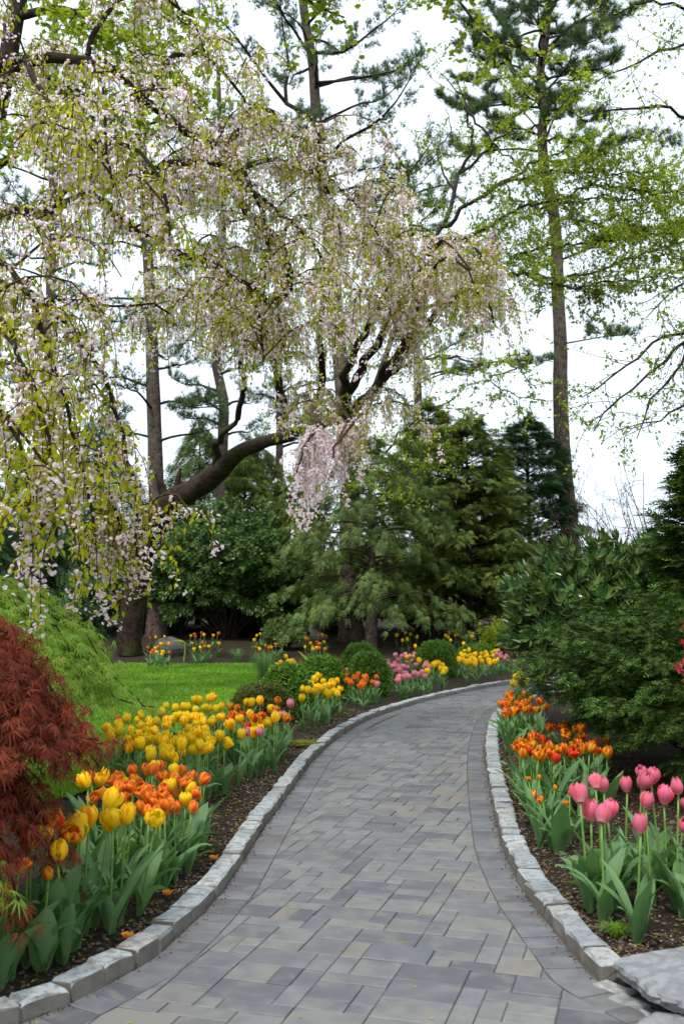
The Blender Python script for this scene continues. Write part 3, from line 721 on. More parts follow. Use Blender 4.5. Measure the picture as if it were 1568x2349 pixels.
def mound(name, label, base, rx, ry, h, mat, n=3200, size=0.03, group=None, seed=0, square=2.6):
    """clipped shrub: dense small leaves over a rounded, slightly uneven body"""
    global rng
    rng = np.random.default_rng(3000 + seed)
    root = thing(name, label, 'shrub', base, group); B = np.array(base, float)
    az = U(0, 2 * PI, n); ct = U(-0.05, 1, n); stt = np.sqrt(1 - ct ** 2)
    e = 2 / square
    f = lambda v: np.sign(v) * np.abs(v) ** e
    lum = 1 + .05 * np.sin(4 * az + seed) * stt + .04 * np.sin(7 * az + 3 * ct * 3) + rng.normal(0, .03, n)
    depth = 1 - .16 * rng.random(n) ** 2
    d = np.stack([f(np.cos(az)) * stt ** e * rx, f(np.sin(az)) * stt ** e * ry, np.clip(ct, 0, 1) ** e * h], 1)
    pos = B + d * (lum * depth)[:, None]
    nrm = unit(np.stack([d[:, 0] / rx ** 2, d[:, 1] / ry ** 2, d[:, 2] / h ** 2 + .1], 1))
    X = unit(nrm * .8 + rng.normal(0, .6, (n, 3))); up = nrm + rng.normal(0, .6, (n, 3))
    cr = MB(); cr.scatter(SPRIG, pos, X, up, size * U(.75, 1.3, n)); 
    st = MB()
    for k in range(26):
        a = k * 2.4; r_ = .75 * math.sqrt((k + .5) / 26)
        tip = B + A(math.cos(a) * r_ * rx, math.sin(a) * r_ * ry, h * (.9 - .5 * r_ ** 2))
        st.tube(smooth_path([B + A(math.cos(a) * .1 * rx, math.sin(a) * .1 * ry, -.02), (B + tip) / 2 + A(0, 0, .02), tip], 5), .012, .006, 5, cap=False)
    st.build('stem', M['bark_dark'], root, True); cr.build('foliage', M[mat], root)
    return root

def wander(o, d, L, n=7, wig=.12, grav=0.0):
    """a twisting twig from o in direction d"""
    P = [np.array(o, float)]; d = unit(d)
    for k in range(n - 1):
        d = unit(d + rng.normal(0, wig, 3) + A(0, 0, grav)); P.append(P[-1] + d * L / (n - 1))
    return np.array(P)
def px_branch(pts, n=None):
    W = np.array([at(x, y, Y) for x, y, Y in pts]); L = path_len(W)
    return smooth_path(W, n or max(6, int(L / .18)))
def along(P, s):
    f = np.clip(s, 0, 1) * (len(P) - 1); i = min(int(f), len(P) - 2); return P[i] * (1 - f + i) + P[i + 1] * (f - i), unit(P[i + 1] - P[i])

def leafy(wood, acc, P, r, nsub, Lsub, leaf, per, s0=.2, wig=.22, flat=.5, upw=.15, depth=1, twr=.006):
    """side twigs along branch P, leaves along the twigs"""
    for k in range(nsub):
        s = s0 + (1 - s0) * (k + rng.random()) / nsub
        o, T = along(P, s); d = rng.normal(0, 1, 3); d[2] *= flat; d = unit(d + T * .7 + A(0, 0, upw))
        L = Lsub * rng.uniform(.45, 1.2)
        Q = wander(o, d, L, 7, wig); wood.tube(Q, twr, twr * .35, 3, cap=False)
        if depth > 1: leafy(wood, acc, Q, r * .4, 3, L * .55, leaf, per, .3, wig, flat, upw, depth - 1, twr * .6)
        m = max(2, int(per * L)); ss = rng.random(m) ** .8
        f = ss * 6; i = np.minimum(f.astype(int), 5); fr = (f - i)[:, None]
        pos = Q[i] * (1 - fr) + Q[i + 1] * fr + rng.normal(0, .025, (m, 3))
        dd = unit(unit(Q[i + 1] - Q[i]) * .6 + rng.normal(0, .7, (m, 3)) + A(0, 0, -.25)); up = rng.normal(0, .5, (m, 3)) + A(0, 0, 1)
        acc.append((pos, dd, up, leaf * U(.6, 1.25, m)))

# ------------------------------------------------------------------ tulips
def petal_grid(phi, layer, openness, Hf, Rf, r, nu=4, nv=6, half=1.08):
    V = []; UVs = []
    wob = r.uniform(-.12, .12); tipout = openness * r.uniform(.4, 1.5); layer *= r.uniform(.95, 1.07)
    hh = Hf * r.uniform(.93, 1.06)
    for a in range(nv + 1):
        v = a / nv
        prof = math.sin(PI * (0.12 + 0.80 * v)) ** 0.72
        rad = Rf * layer * prof * (1 + tipout * v ** 2 * 1.6)
        width = half * (math.sin(PI * min(1, .16 + .80 * v)) ** .6) * (1 - .15 * v ** 4)
        for c in range(nu + 1):
            u = -1 + 2 * c / nu
            ang = phi + wob + u * width
            rr = rad * (1 - .06 * u * u) + (.0012 if abs(u) < .1 else 0)
            z = hh * v - .06 * hh * u * u * v ** 2 - .25 * hh * max(0, tipout - .5) * v ** 3
            V.append((rr * math.cos(ang), rr * math.sin(ang), z)); UVs.append((u, v))
    Q = [(a * (nu + 1) + c, a * (nu + 1) + c + 1, (a + 1) * (nu + 1) + c + 1, (a + 1) * (nu + 1) + c) for a in range(nv) for c in range(nu)]
    return np.array(V), Q, np.array(UVs)
FLOWERS = {}
def flower_meshes(kind, openlo, openhi, Hf, Rf, nvar=7):
    out = []
    for s in range(nvar):
        r = random.Random(hash(kind) % 1 + s * 13 + len(kind)); mb = MB()
        op = openlo + (openhi - openlo) * s / max(1, nvar - 1)
        for k in range(6):
            inner = k % 2
            V, Q, uvs = petal_grid(k * PI / 3 + .2 * s, .93 if inner else 1.05, op * (.6 if inner else 1), Hf * (1.04 if inner else 1.0), Rf, r)
            mb.add(V, None, Q, 0, uvs)
        out.append(mb.mesh('flower', M['t_' + kind], True))
    return out
for kind, a0, a1, Hf, Rf in (('yellow', 0.0, .7, .074, .028), ('orange', .2, 1.1, .070, .026), ('flame', .15, 1.2, .068, .027), ('pink', 0.0, .55, .080, .030), ('rose', 0.0, .6, .068, .028), ('red', .1, 1.0, .066, .027)):
    FLOWERS[kind] = flower_meshes(kind, a0, a1, Hf, Rf)
def stem_mesh(s):
    r = random.Random(s); mb = MB(); a = r.uniform(0, 6.28); b_ = r.uniform(0, .035)
    P = smooth_path([(0, 0, -.02), (b_ * .3 * math.cos(a), b_ * .3 * math.sin(a), .45), (b_ * math.cos(a), b_ * math.sin(a), 1.0)], 6)
    mb.tube(P, 1, 1, 6)
    # unit radius in x,y would be scaled away: write the radius straight in
    mb = MB(); mb.tube(P, .0052, .0042, 6)
    return mb.mesh('stem', M['stem'], True), P[-1]
STEMS = [stem_mesh(s) for s in range(6)]
def tleaf_mesh(s):
    """blade: rises, arches outward (+x), folded along the midrib"""
    r = random.Random(100 + s); L = r.uniform(.9, 1.15); w = r.uniform(.085, .155) if s % 3 else r.uniform(.15, .2)
    curl = (r.uniform(.15, .6), r.uniform(.6, 1.2), r.uniform(1.3, 2.1))[s % 3] if s < 9 else r.uniform(.2, .7)
    th = r.uniform(1.15, 1.42); x = .012; z = -.01; nseg = 8; V = []; UVs = []; tw = r.uniform(-.5, .5); wv = r.uniform(0, 6)
    for k in range(nseg + 1):
        v = k / nseg
        ww = w * (math.sin(PI * min(1, .14 + .86 * v)) ** .75) * (1 if v < .999 else 0.02)
        a = th - curl * v ** 1.6; fold = .55 * (1 - .65 * v); n = (-math.sin(a), math.cos(a))
        for u in (-1, -.5, 0, .5, 1):
            y = u * ww; off = abs(u) * ww * fold + .018 * math.sin(v * 9 + wv + u * 2) * abs(u) * w * 5
            yy = y * math.cos(tw * v); zz = y * math.sin(tw * v)
            V.append((x + n[0] * (off + zz), yy, z + n[1] * (off + zz))); UVs.append((u * .5 + .5, v))
        x += math.cos(a) * L / nseg; z += math.sin(a) * L / nseg
    Q = [(k * 5 + c, k * 5 + c + 1, (k + 1) * 5 + c + 1, (k + 1) * 5 + c) for k in range(nseg) for c in range(4)]
    mb = MB(); mb.add(np.array(V), None, Q, 0, UVs); return mb.mesh('leaf', M['tulip_leaf'], True)
LEAVES = [tleaf_mesh(s) for s in range(12)]
NT = [0]
def tulip(px, py, kind, t, label, group, nleaf=4, leafL=.30, fs=1.0, lean=.0, far=False):
    """a tulip whose flower is seen at (px, py) when it stands t metres tall"""
    z0 = 0.04
    for _ in range(3):
        c = ground(px, py, z0 + t); z0 = gz1(c)
    base = A(c[0], c[1])
    d, i = side_dist(base[None], LK, -1)
    if d[0] > -0.22 and px < 1150 and py < 2200:                      # keep off the path and its kerb
        Tn = TL[i[0]]; base = LK[i[0]] + A(-Tn[1], Tn[0]) * rnd.uniform(.24, .38)
    if px >= 1100:
        d2, i2 = side_dist(base[None], RK, 1)
        if d2[0] > -0.18 and py > 1545: Tn = TR[i2[0]]; base = RK[i2[0]] + A(Tn[1], -Tn[0]) * rnd.uniform(.19, .27)
    z0 = gz1(base)
    o = thing({'yellow': 'yellow_tulip', 'orange': 'orange_tulip', 'flame': 'flamed_tulip', 'pink': 'pink_tulip', 'rose': 'pink_tulip', 'red': 'scarlet_tulip'}[kind], label, 'tulip', (base[0], base[1], z0), group)
    o.rotation_euler = (rnd.gauss(0, .05) + lean, rnd.gauss(0, .05), rnd.uniform(0, 2 * PI))
    sm, tip = STEMS[rnd.randrange(6)]
    h = t * rnd.uniform(.88, 1.12)
    link('stem', sm, o, None, None, (1.15 if t > .4 else 1, 1.15 if t > .4 else 1, h))
    f = fs * rnd.uniform(.86, 1.12)
    link('flower', rnd.choice(FLOWERS[kind]), o, (tip[0], tip[1], h * tip[2] - .004), (rnd.gauss(0, .26), rnd.gauss(0, .26), rnd.uniform(0, 6)), (f, f, f * rnd.uniform(.94, 1.08)))
    a0 = rnd.uniform(0, 6)
    for k in range(nleaf):
        l = leafL * rnd.uniform(.7, 1.15) * (1 if k < 2 else .85)
        link('leaf', LEAVES[rnd.randrange(12)], o, (0, 0, .0), (0, 0, a0 + k * 2.2 + rnd.gauss(0, .3)), (l * rnd.uniform(.9, 1.05), l * rnd.uniform(.5, .95), l))
    NT[0] += 1
    return o
def pick_in(poly, n, dmin):
    P = np.array(poly, float); lo, hi = P.min(0), P.max(0); out = []; tries = 0; d = dmin
    while len(out) < n and tries < 8000:
        tries += 1
        if tries % 900 == 0: d *= .85
        x, y = rnd.uniform(lo[0], hi[0]), rnd.uniform(lo[1], hi[1])
        if not inside(P, np.array([x]), np.array([y]))[0]: continue
        if all((x - a) ** 2 + ((y - c) * 1.15) ** 2 > d * d for a, c in out): out.append((x, y))
    return out
def clump(poly, n, kinds, t, dmin, where, fs=1.0, nleaf=4, leafL=.28, extra=(), group=None):
    words = {'yellow': 'yellow tulip', 'orange': 'orange tulip', 'flame': 'red and orange flamed tulip', 'pink': 'deep pink tulip', 'rose': 'pale pink tulip', 'red': 'scarlet tulip'}
    ks, ws = zip(*kinds)
    for (x, y) in list(extra) + pick_in(poly, n, dmin):
        k = rnd.choices(ks, ws)[0]
        tulip(x, y, k, t * rnd.uniform(.88, 1.12), words[k] + ' ' + where, group or ('tulips ' + where), nleaf, leafL, fs)

front_y = [(222, 1890), (245, 1925), (300, 1905), (232, 1960), (205, 1830), (237, 1857), (280, 1887), (326, 1872), (277, 1937), (206, 1955), (182, 1925), (166, 1930), (196, 1905)]
for x, y in front_y:
    tulip(x, y, 'yellow', .44, 'tall yellow tulip in front of the orange band, beside the red maple', 'tall yellow tulips by the red maple', 5, .36, 1.2)
tulip(258, 1972, 'flame', .46, 'drooping red and yellow flamed tulip, petals falling open, nearest the kerb', 'lone flamed tulip', 4, .34, 1.1, .2)
for x, y in [(80, 1932), (118, 1925), (145, 1922)]:
    tulip(x, y, 'flame', .46, 'red and yellow flamed tulip half hidden under the red maple', 'flamed tulips under the red maple', 5, .36, 1.1)
for x, y in [(60, 2060), (110, 2040), (170, 2020), (30, 2000)]:               # plants whose flowers are hidden under the maple
    tulip(x, y, 'flame', .36, 'short flamed tulip in the shade under the red maple', 'short tulips under the red maple', 6, .36, .8)
clump([(195, 1790), (300, 1772), (400, 1770), (440, 1778), (492, 1805), (495, 1830), (440, 1850), (402, 1902), (362, 1895), (330, 1862), (260, 1842), (200, 1832)], 64, [('orange', 5), ('yellow', 1)], .37, 17,
      'in the orange band beside the red maple', .98, 4, .31)
clump([(235, 1690), (300, 1652), (400, 1630), (480, 1612), (510, 1630), (505, 1655), (480, 1690), (500, 1700), (470, 1728), (390, 1745), (330, 1735), (260, 1712)], 86, [('yellow', 1)], .36, 15,
      'in the big yellow clump between lawn and path', 1.12, 4, .31, [(484, 1608), (513, 1714), (551, 1697), (389, 1739), (456, 1735)])
clump([(525, 1628), (560, 1612), (640, 1614), (665, 1632), (655, 1682), (600, 1690), (540, 1665), (520, 1660)], 34, [('yellow', 5), ('flame', 3), ('red', 2), ('rose', 1)], .34, 17,
      'in the mixed clump in front of the low boxwood', 1.15, 4, .29, [(685, 1656)])
for x, y in [(262, 1655), (258, 1660)]:
    tulip(x, y, 'red', .34, 'small scarlet tulip at the lawn edge behind the red maple', 'scarlet tulips at the lawn edge', 3, .2, .7)
clump([(670, 1578), (700, 1562), (740, 1555), (780, 1572), (782, 1597), (740, 1602), (690, 1594)], 25, [('yellow', 1)], .30, 12, 'in the clump in front of the broad boxwood mound', 1.3, 5, .25, [(698, 1612)])
clump([(785, 1547), (830, 1535), (866, 1552), (862, 1582), (800, 1567)], 23, [('orange', 1)], .28, 11, 'in the clump before the tall boxwood mound', 1.3, 5, .24)
clump([(618, 1545), (640, 1515), (690, 1512), (690, 1530)], 8, [('yellow', 1)], .32, 14, 'behind the broad boxwood at the edge of the lawn', 1.35, 4, .26)
clump([(700, 1522), (770, 1516), (788, 1530), (720, 1532)], 8, [('orange', 1)], .30, 12, 'in the line behind the broad boxwood mound', 1.2, 4, .24)
clump([(885, 1520), (900, 1506), (960, 1497), (985, 1512), (985, 1562), (950, 1572), (900, 1550)], 38, [('rose', 1)], .26, 11, 'in the clump beside the tall boxwood mound', 1.35, 4, .24)
clump([(925, 1507), (1000, 1502), (1022, 1527), (1016, 1556), (988, 1532)], 26, [('yellow', 1)], .26, 11, 'between the pale pink clump and the far boxwood', 1.35, 4, .24)
clump([(1035, 1502), (1100, 1492), (1150, 1502), (1135, 1522), (1080, 1532), (1040, 1522)], 42, [('yellow', 1)], .26, 10, 'in the far clump where the path bends away', 1.35, 4, .24)
clump([(1130, 1497), (1160, 1490), (1185, 1507), (1180, 1522), (1140, 1514)], 16, [('rose', 1)], .26, 9, 'in the farthest clump where the path bends away', 1.35, 4, .24)
clump([(910, 1480), (955, 1472), (955, 1487), (915, 1487)], 8, [('yellow', 1)], .28, 9, 'in the small back clump under the hemlock', 1.3, 3, .2)
clump([(1015, 1477), (1080, 1470), (1080, 1486), (1030, 1484)], 13, [('yellow', 1)], .28, 9, 'in the back clump under the cedar', 1.3, 3, .2)
clump([(1148, 1484), (1168, 1476), (1168, 1490)], 5, [('yellow', 1)], .28, 8, 'at the very end of the bed beside the golden shrub', 1.3, 3, .2)
for poly, wh in (([(335, 1484), (385, 1478), (392, 1502), (340, 1502)], 'in the lawn-end clump beside the boulder'), ([(428, 1476), (500, 1472), (500, 1488), (440, 1492)], 'in the lawn-end clump under the dark evergreen'),
                 ([(572, 1480), (645, 1472), (648, 1490), (580, 1496)], 'in the lawn-end clump before the evergreen trunk'), ([(697, 1482), (748, 1478), (752, 1494), (705, 1496)], 'in the lawn-end clump under the hemlock')):
    clump(poly, 15, [('yellow', 3), ('orange', 3)], .30, 8, wh, 1.05, 5, .26)
clump([(1155, 1562), (1200, 1557), (1205, 1580), (1165, 1578)], 7, [('yellow', 1)], .33, 12, 'beside the kerb at the bend, under the yew', 1.2, 4, .28)
clump([(1128, 1612), (1160, 1596), (1200, 1602), (1240, 1615), (1250, 1645), (1140, 1640)], 24, [('flame', 3), ('orange', 1)], .33, 15, 'in the bend clump under the yew tip', 1.12, 5, .3)
clump([(1147, 1730), (1180, 1712), (1250, 1690), (1290, 1662), (1330, 1662), (1395, 1702), (1395, 1740), (1330, 1742), (1200, 1747)], 38, [('flame', 5), ('red', 1)], .35, 16, 'in the drift under the yew beside the kerb', 1.05, 5, .33, [(1150, 1720), (1183, 1752), (1320, 1655)])
tulip(1172, 1838, 'flame', .16, 'fallen wide open orange tulip leaning over the kerb', 'fallen tulip', 3, .26, 1.0)
for k, (x, y) in enumerate([(1160, 1840), (1215, 1800), (1260, 1810), (1300, 1815), (1235, 1840), (1190, 1790), (1280, 1850), (1330, 1800)]):     # leafy plants in front, buds not open
    tulip(x, y, 'flame', .30 if k % 2 else .26, 'short leafy tulip before the drift under the yew', 'short tulips before the yew', 6, .30, .45)
pinks = [(1326, 1865), (1354, 1858), (1381, 1835), (1386, 1812), (1429, 1806), (1456, 1792), (1486, 1781), (1476, 1813), (1507, 1811), (1526, 1823), (1542, 1811), (1541, 1846), (1408, 1861), (1382, 1883), (1406, 1918), (1488, 1856), (1559, 1876), (1585, 1830), (1600, 1860), (1590, 1900)]
for x, y in pinks:
    tulip(x, y, 'pink', .48 if y < 1850 else .44, 'deep pink tulip in the clump by the flat stone slab', 'deep pink tulips by the slab', 7, .33, 1.02)

# ------------------------------------------------------------------ clipped boxwood mounds in the tulip bed
def box_at(x, ybase, wpx, hpx, label, mat='box', seed=0, n=3200, depth=.9):
    c = ground(x, ybase, .03); Y = c[1]; s = Y / FPX
    rx = wpx / 2 * s; mound('boxwood', label, (c[0], Y + rx * depth, gz1(c)), rx, rx * depth, hpx * s, mat, n, .042, 'boxwood mounds', seed)
box_at(655, 1632, 112, 100, 'round green boxwood mound in front of the broad one beside the lawn', 'box', 1)
box_at(736, 1612, 112, 98, 'broad dark green boxwood mound behind the yellow clump', 'box', 2)
box_at(598, 1664, 142, 82, 'low dull brownish boxwood behind the mixed tulips', 'box_old', 3)
box_at(846, 1600, 98, 96, 'tall round boxwood mound between orange and pale pink tulips', 'box', 4)
box_at(828, 1560, 94, 76, 'smaller boxwood mound behind the tall round one', 'box', 5)
box_at(1006, 1556, 100, 78, 'square-shouldered boxwood mound behind the yellow tulips', 'box', 6)
box_at(1098, 1528, 90, 46, 'flat-topped far boxwood mound before the cedar', 'box', 7)

# ------------------------------------------------------------------ evergreens behind the lawn
def gp(x, Y): 
    p = at(x, HORIZON, Y); return (p[0], Y, gz1(p))
conifer('hemlock_tree', 'broad grey-green weeping hemlock with reddish trunk behind the tulip bed', 'tree', gp(850, 25), 5.2, 2.8, 'hemlock', HEMTUFT, 95, 82, .25, .16, .36, .42, .42, .17, None, .30, 'bark_pine', seed=1, bottom=.95, s0=.45, vary=.42)
conifer('cedar_tree', 'tall cedar with bronze-tipped sprays between hemlock and dark cedar', 'tree', gp(1075, 26.5), 5.9, 2.4, 'cedar', CEDAR, 130, 105, .275, .05, .45, .2, .5, .13, None, .28, seed=2, bottom=.9, s0=.4, vary=.38)
conifer('cedar_tree', 'dark green cedar beside the tall pine trunk', 'tree', gp(1215, 29), 6.1, 2.1, 'dark_cedar', CEDAR, 140, 75, .34, .05, .55, .15, .5, .13, None, .30, seed=3, bottom=.9, s0=.35, vary=.25)
conifer('cedar_tree', 'slim cedar filling the gap behind hemlock and bronze cedar', 'tree', gp(985, 29), 6.6, 2.1, 'cedar', CEDAR, 130, 60, .35, .05, .55, .15, .5, .12, None, .32, seed=4, vary=.25)
shrub('evergreen_tree', 'dark round-headed evergreen on a bare trunk beyond the lawn', 'tree', gp(525, 27.5), (1.75, 1.6, 3.5), 'holly', SPRIG, 160, 95, .13, None, 5, .60, .035, -.62, .22, .2, .55, lump=.42, part='crown')
shrub('evergreen_tree', 'dark evergreen beside the cherry trunk at the lawn end', 'tree', gp(405, 28.5), (1.4, 1.3, 2.8), 'holly', SPRIG, 130, 62, .14, None, 6, .6, .03, -.6, .3, .1, .4, lump=.22, part='crown')
conifer('hemlock_tree', 'loose green hemlock behind the round-headed evergreen', 'tree', gp(590, 31), 5.6, 2.3, 'cedar', HEMLOCK, 100, 40, .44, .15, .7, .3, .35, .12, None, .36, seed=7)
conifer('hemlock_tree', 'pale hemlock under the bend of the cherry trunk', 'tree', gp(455, 33), 6.6, 2.4, 'hemlock', HEMLOCK, 100, 40, .44, .15, .7, .3, .35, .12, None, .36, seed=8)
conifer('hemlock_tree', 'dark hemlock behind the hanging blossom beside the cherry trunk', 'tree', gp(225, 30), 6.0, 2.6, 'dark_cedar', HEMLOCK, 100, 42, .46, .05, .6, .35, .35, .12, None, .36, seed=9)
conifer('hemlock_tree', 'dark hemlock behind the green laceleaf maple', 'tree', gp(75, 27), 4.8, 2.4, 'dark_cedar', HEMLOCK, 100, 42, .45, .05, .6, .35, .35, .12, None, .36, seed=10)
conifer('hemlock_tree', 'dark hemlock at the edge of the picture behind the curtain of blossom', 'tree', gp(-90, 24), 5.2, 2.2, 'dark_cedar', HEMLOCK, 95, 46, .40, .05, .6, .35, .35, .12, None, .36, seed=11)
shrub('hedge_shrub', 'shadowy evergreen shrub behind the hemlock trunk', 'shrub', gp(760, 29.5), (1.7, 1.0, 1.5), 'holly', SPRIG, 70, 36, .19, None, 12, .5, lump=.2)
shrub('hedge_shrub', 'shadowy evergreen shrub between hemlock and round-headed evergreen', 'shrub', gp(640, 29.5), (1.5, 1.0, 1.6), 'holly', SPRIG, 70, 36, .19, None, 13, .5, lump=.2)
shrub('hedge_shrub', 'shadowy evergreen shrub behind the bronze cedar foot', 'shrub', gp(960, 30), (1.6, 1.0, 1.5), 'holly', SPRIG, 70, 36, .19, None, 14, .5, lump=.2)
shrub('hedge_shrub', 'shadowy evergreen shrub behind the bare evergreen trunk', 'shrub', gp(500, 32), (1.9, 1.0, 1.8), 'holly', SPRIG, 70, 36, .20, None, 15, .5, lump=.2)
shrub('hedge_shrub', 'shadowy evergreen shrub behind the boulder', 'shrub', gp(350, 32), (1.9, 1.0, 1.8), 'holly', SPRIG, 70, 36, .20, None, 16, .5, lump=.2)
shrub('variegated_shrub', 'small variegated grey-green shrub at the hemlock foot', 'shrub', gp(655, 24.6), (.55, .5, .75), 'hemlock', SPRIG, 60, 40, .08, None, 17, .5, lump=.2)
shrub('golden_shrub', 'bright yellow-green shrub at the end of the bed', 'shrub', gp(1160, 22.5), (.62, .5, .95), 'gold_shrub', LEAF2, 90, 50, .07, None, 18, .5, lump=.25)
shrub('golden_shrub', 'low yellow-green shrub glimpsed under the dark evergreen', 'shrub', gp(585, 28.8), (.5, .4, .6), 'gold_shrub', LEAF2, 60, 40, .07, None, 19, .5, lump=.25)
shrub('wine_maple', 'small wine-leaved tree behind the dangling blossom', 'tree', gp(690, 33), (1.5, 1.3, 5.6), 'wine_leaf', LEAF2, 110, 60, .09, None, 20, .6, .03, -.3, .3, .1, .45, part='crown')

conifer('hemlock_tree', 'feathery mid-green hemlock between the weeping one and the round-headed evergreen', 'tree', gp(688, 28), 4.6, 1.7, 'cedar', HEMTUFT, 80, 60, .245, .08, .5, .3, .4, .1, None, .3, seed=41, vary=.35, s0=.4)
conifer('cedar_tree', 'soft green cedar between the bronze and the dark one', 'tree', gp(1150, 27.6), 5.0, 1.8, 'cedar', HEMTUFT, 90, 60, .245, .05, .5, .2, .45, .1, None, .3, seed=42, vary=.35, s0=.4)
conifer('hemlock_tree', 'feathery hemlock above the round-headed evergreen, under the cherry bend', 'tree', gp(560, 29.3), 5.0, 2.0, 'cedar', HEMTUFT, 90, 60, .26, .08, .5, .3, .4, .1, None, .3, seed=43, vary=.35, s0=.4)

# right-hand side: yew, laurel, conifer, red shrub
shrub('yew', 'big dark spreading yew hanging over the orange tulips by the path', 'shrub', (3.08, 8.1, .03), (1.5, 1.3, 1.40), 'yew', YEWTUFT, 160, 72, .105, None, 30, .60, .02, -.60, .20, .22, .60, lump=.42, spread=1.1, lean=.06, upj=.22, thick=.02, bow=.2)
shrub('laurel', 'glossy broad-leaved laurel behind the yew, pale tips along its top', 'shrub', (3.30, 11.2, .03), (1.55, 1.0, 2.1), 'laurel', LAUREL, 180, 17, .14, None, 31, .55, .018, -.3, .2, .0, .6, lump=.15, lean=.35)
conifer('juniper', 'tall dark juniper at the edge of the picture behind the yew', 'tree', (3.72, 9.9, .03), 3.0, .85, 'yew', CEDAR, 110, 55, .22, .05, .55, .1, .5, .06, None, .4, seed=33)
shrub('red_maple_shrub', 'red-leaved shrub reaching in beside the yew', 'shrub', (2.70, 6.35, .03), (.62, .5, 1.55), 'red_leaf', LEAF2, 50, 26, .06, None, 34, .55, .012, .1, .25, .1, .6)

# ------------------------------------------------------------------ laceleaf maples at the left
def lace_dome(name, label, base, tiers, mat, size, seed, power=2.0):
    """weeping laceleaf: arching branches that fall in tiers, finely cut leaves hanging along them"""
    global rng
    rng = np.random.default_rng(4000 + seed)
    root = thing(name, label, 'tree', base); B = np.array(base, float)
    wd_ = MB(); acc = []; H0 = tiers[0][2]
    wd_.tube(smooth_path([B + A(0, 0, -.03), B + A(.04, .03, H0 * .3), B + A(-.03, 0, H0 * .62)], 8), .045, .03, 8, wob=.06)
    for rx, ry, H, n_branch, per, skirt in tiers:
        for k in range(n_branch):
            t = (k + .5) / n_branch; az = 2 * PI * ((k * .618034) % 1.0)
            reach = math.sqrt(t) * rng.uniform(.8, 1.08); d = A(math.cos(az) * rx, math.sin(az) * ry, 0)
            zt = max(skirt + .1, H * math.sqrt(max(.02, 1 - min(.99, reach * .86) ** power)) * rng.uniform(.94, 1.05))
            drop = rng.uniform(.15, .42) * H * reach
            o = B + A(0, 0, H * .6)
            Q = smooth_path([o, o + d * reach * .35 + A(0, 0, max(.1, zt - H * .6) * .9), B + d * reach * .78 + A(0, 0, zt), B + d * reach * 1.0 + A(0, 0, max(.08 + skirt * rng.uniform(.9, 1.1), zt - drop))], 10)
            wd_.tube(Q, .012, .003, 4, cap=False)
            m = per; s = .35 + .65 * rng.random(m) ** .75; f = s * 9; i = np.minimum(f.astype(int), 8); fr = (f - i)[:, None]
            pos = Q[i] * (1 - fr) + Q[i + 1] * fr + rng.normal(0, .05, (m, 3)) * A(1, 1, .5)
            T = unit(Q[i + 1] - Q[i]); out = unit(A(d[0], d[1], 0))
            X = unit(T * .5 + out * .5 + rng.normal(0, .42, (m, 3)) + A(0, 0, -.65)); up = out * .8 + A(0, 0, .8) + rng.normal(0, .4, (m, 3))
            acc.append((pos, X, up, size * U(.6, 1.2, m)))
    wd_.build('trunk', M['bark_dark'], root, True)
    cr = MB(); flush(acc, cr, LACE); cr.build('crown', M[mat], root)
lace_dome('laceleaf_maple', 'dark red weeping laceleaf maple at the edge of the tulip bed', (-1.77, 3.98, .03), [(.84, .80, 1.38, 240, 58, .74), (.70, .60, .95, 120, 46, .18)], 'red_lace', .078, 1, 3.0)
lace_dome('laceleaf_maple', 'bright green weeping laceleaf maple behind the red one', (-2.55, 6.9, .03), [(1.25, 1.05, 1.56, 170, 56, .62)], 'green_lace', .105, 2)
lace_dome('laceleaf_maple', 'low green laceleaf seedling under the red maple by the kerb', (-1.55, 3.62, .03), [(.42, .35, .62, 40, 20, .05)], 'green_lace', .085, 3)

# ------------------------------------------------------------------ weeping cherries
def cherry_twigs(wood, bl, lf, ca, P, nper, L0, L1, s0=.1, bden=46, lden=17, bsize=.034, lsize=.06, off=.3, pinkness=1.0, gap=0.0):
    n = max(1, int(nper * path_len(P) * (1 - s0)))
    for k in range(n):
        s = s0 + (1 - s0) * rng.random()
        o, T = along(P, s); az = rng.uniform(0, 2 * PI); hd = A(math.cos(az), math.sin(az), 0); ho = off * rng.uniform(.1, 1.0)
        L = rng.uniform(L0, L1); m = 6; t = np.linspace(0, 1, m)[:, None]
        Q = o + hd * ho * (1 - (1 - t) ** 2.2) + A(0, 0, 1) * (ho * .5 * t * (1 - t) * 2 - L * t ** 1.35) + np.cumsum(rng.normal(0, .016 * L, (m, 3)), 0) * A(1, 1, .3)
        wood.tube(Q, .0052, .002, 3, cap=False)
        def samp(c, jit):
            ss = rng.random(c); f = ss * (m - 1); i = np.minimum(f.astype(int), m - 2); fr = (f - i)[:, None]
            return Q[i] * (1 - fr) + Q[i + 1] * fr + rng.normal(0, jit, (c, 3))
        g = rng.random() < .78
        nb = int(bden * L * (1 if g else .35) * pinkness * rng.uniform(.7, 1.2))
        if nb:
            # blossoms in bunches
            cpos = samp(max(1, nb // 4), .015); idx_ = rng.integers(0, len(cpos), nb)
            p = cpos[idx_] + rng.normal(0, .024, (nb, 3)) + A(0, 0, -.015)
            X = unit(rng.normal(0, .6, (nb, 3)) + A(0, 0, -.5)); bl.append((p, X, rng.normal(0, 1, (nb, 3)), bsize * U(.75, 1.2, nb)))
            c = nb // 6; ca.append((p[:c] + A(0, 0, .018), unit(rng.normal(0, .5, (c, 3)) + A(0, 0, -1)), rng.normal(0, 1, (c, 3)), np.full(c, .03)))
        nl = int(lden * L * (1 if g else 1.7) * rng.uniform(.7, 1.3))
        p = samp(nl, .018); X = unit(rng.normal(0, .45, (nl, 3)) + A(0, 0, -.8)); lf.append((p, X, rng.normal(0, 1, (nl, 3)), lsize * U(.55, 1.2, nl)))

rng = np.random.default_rng(51)
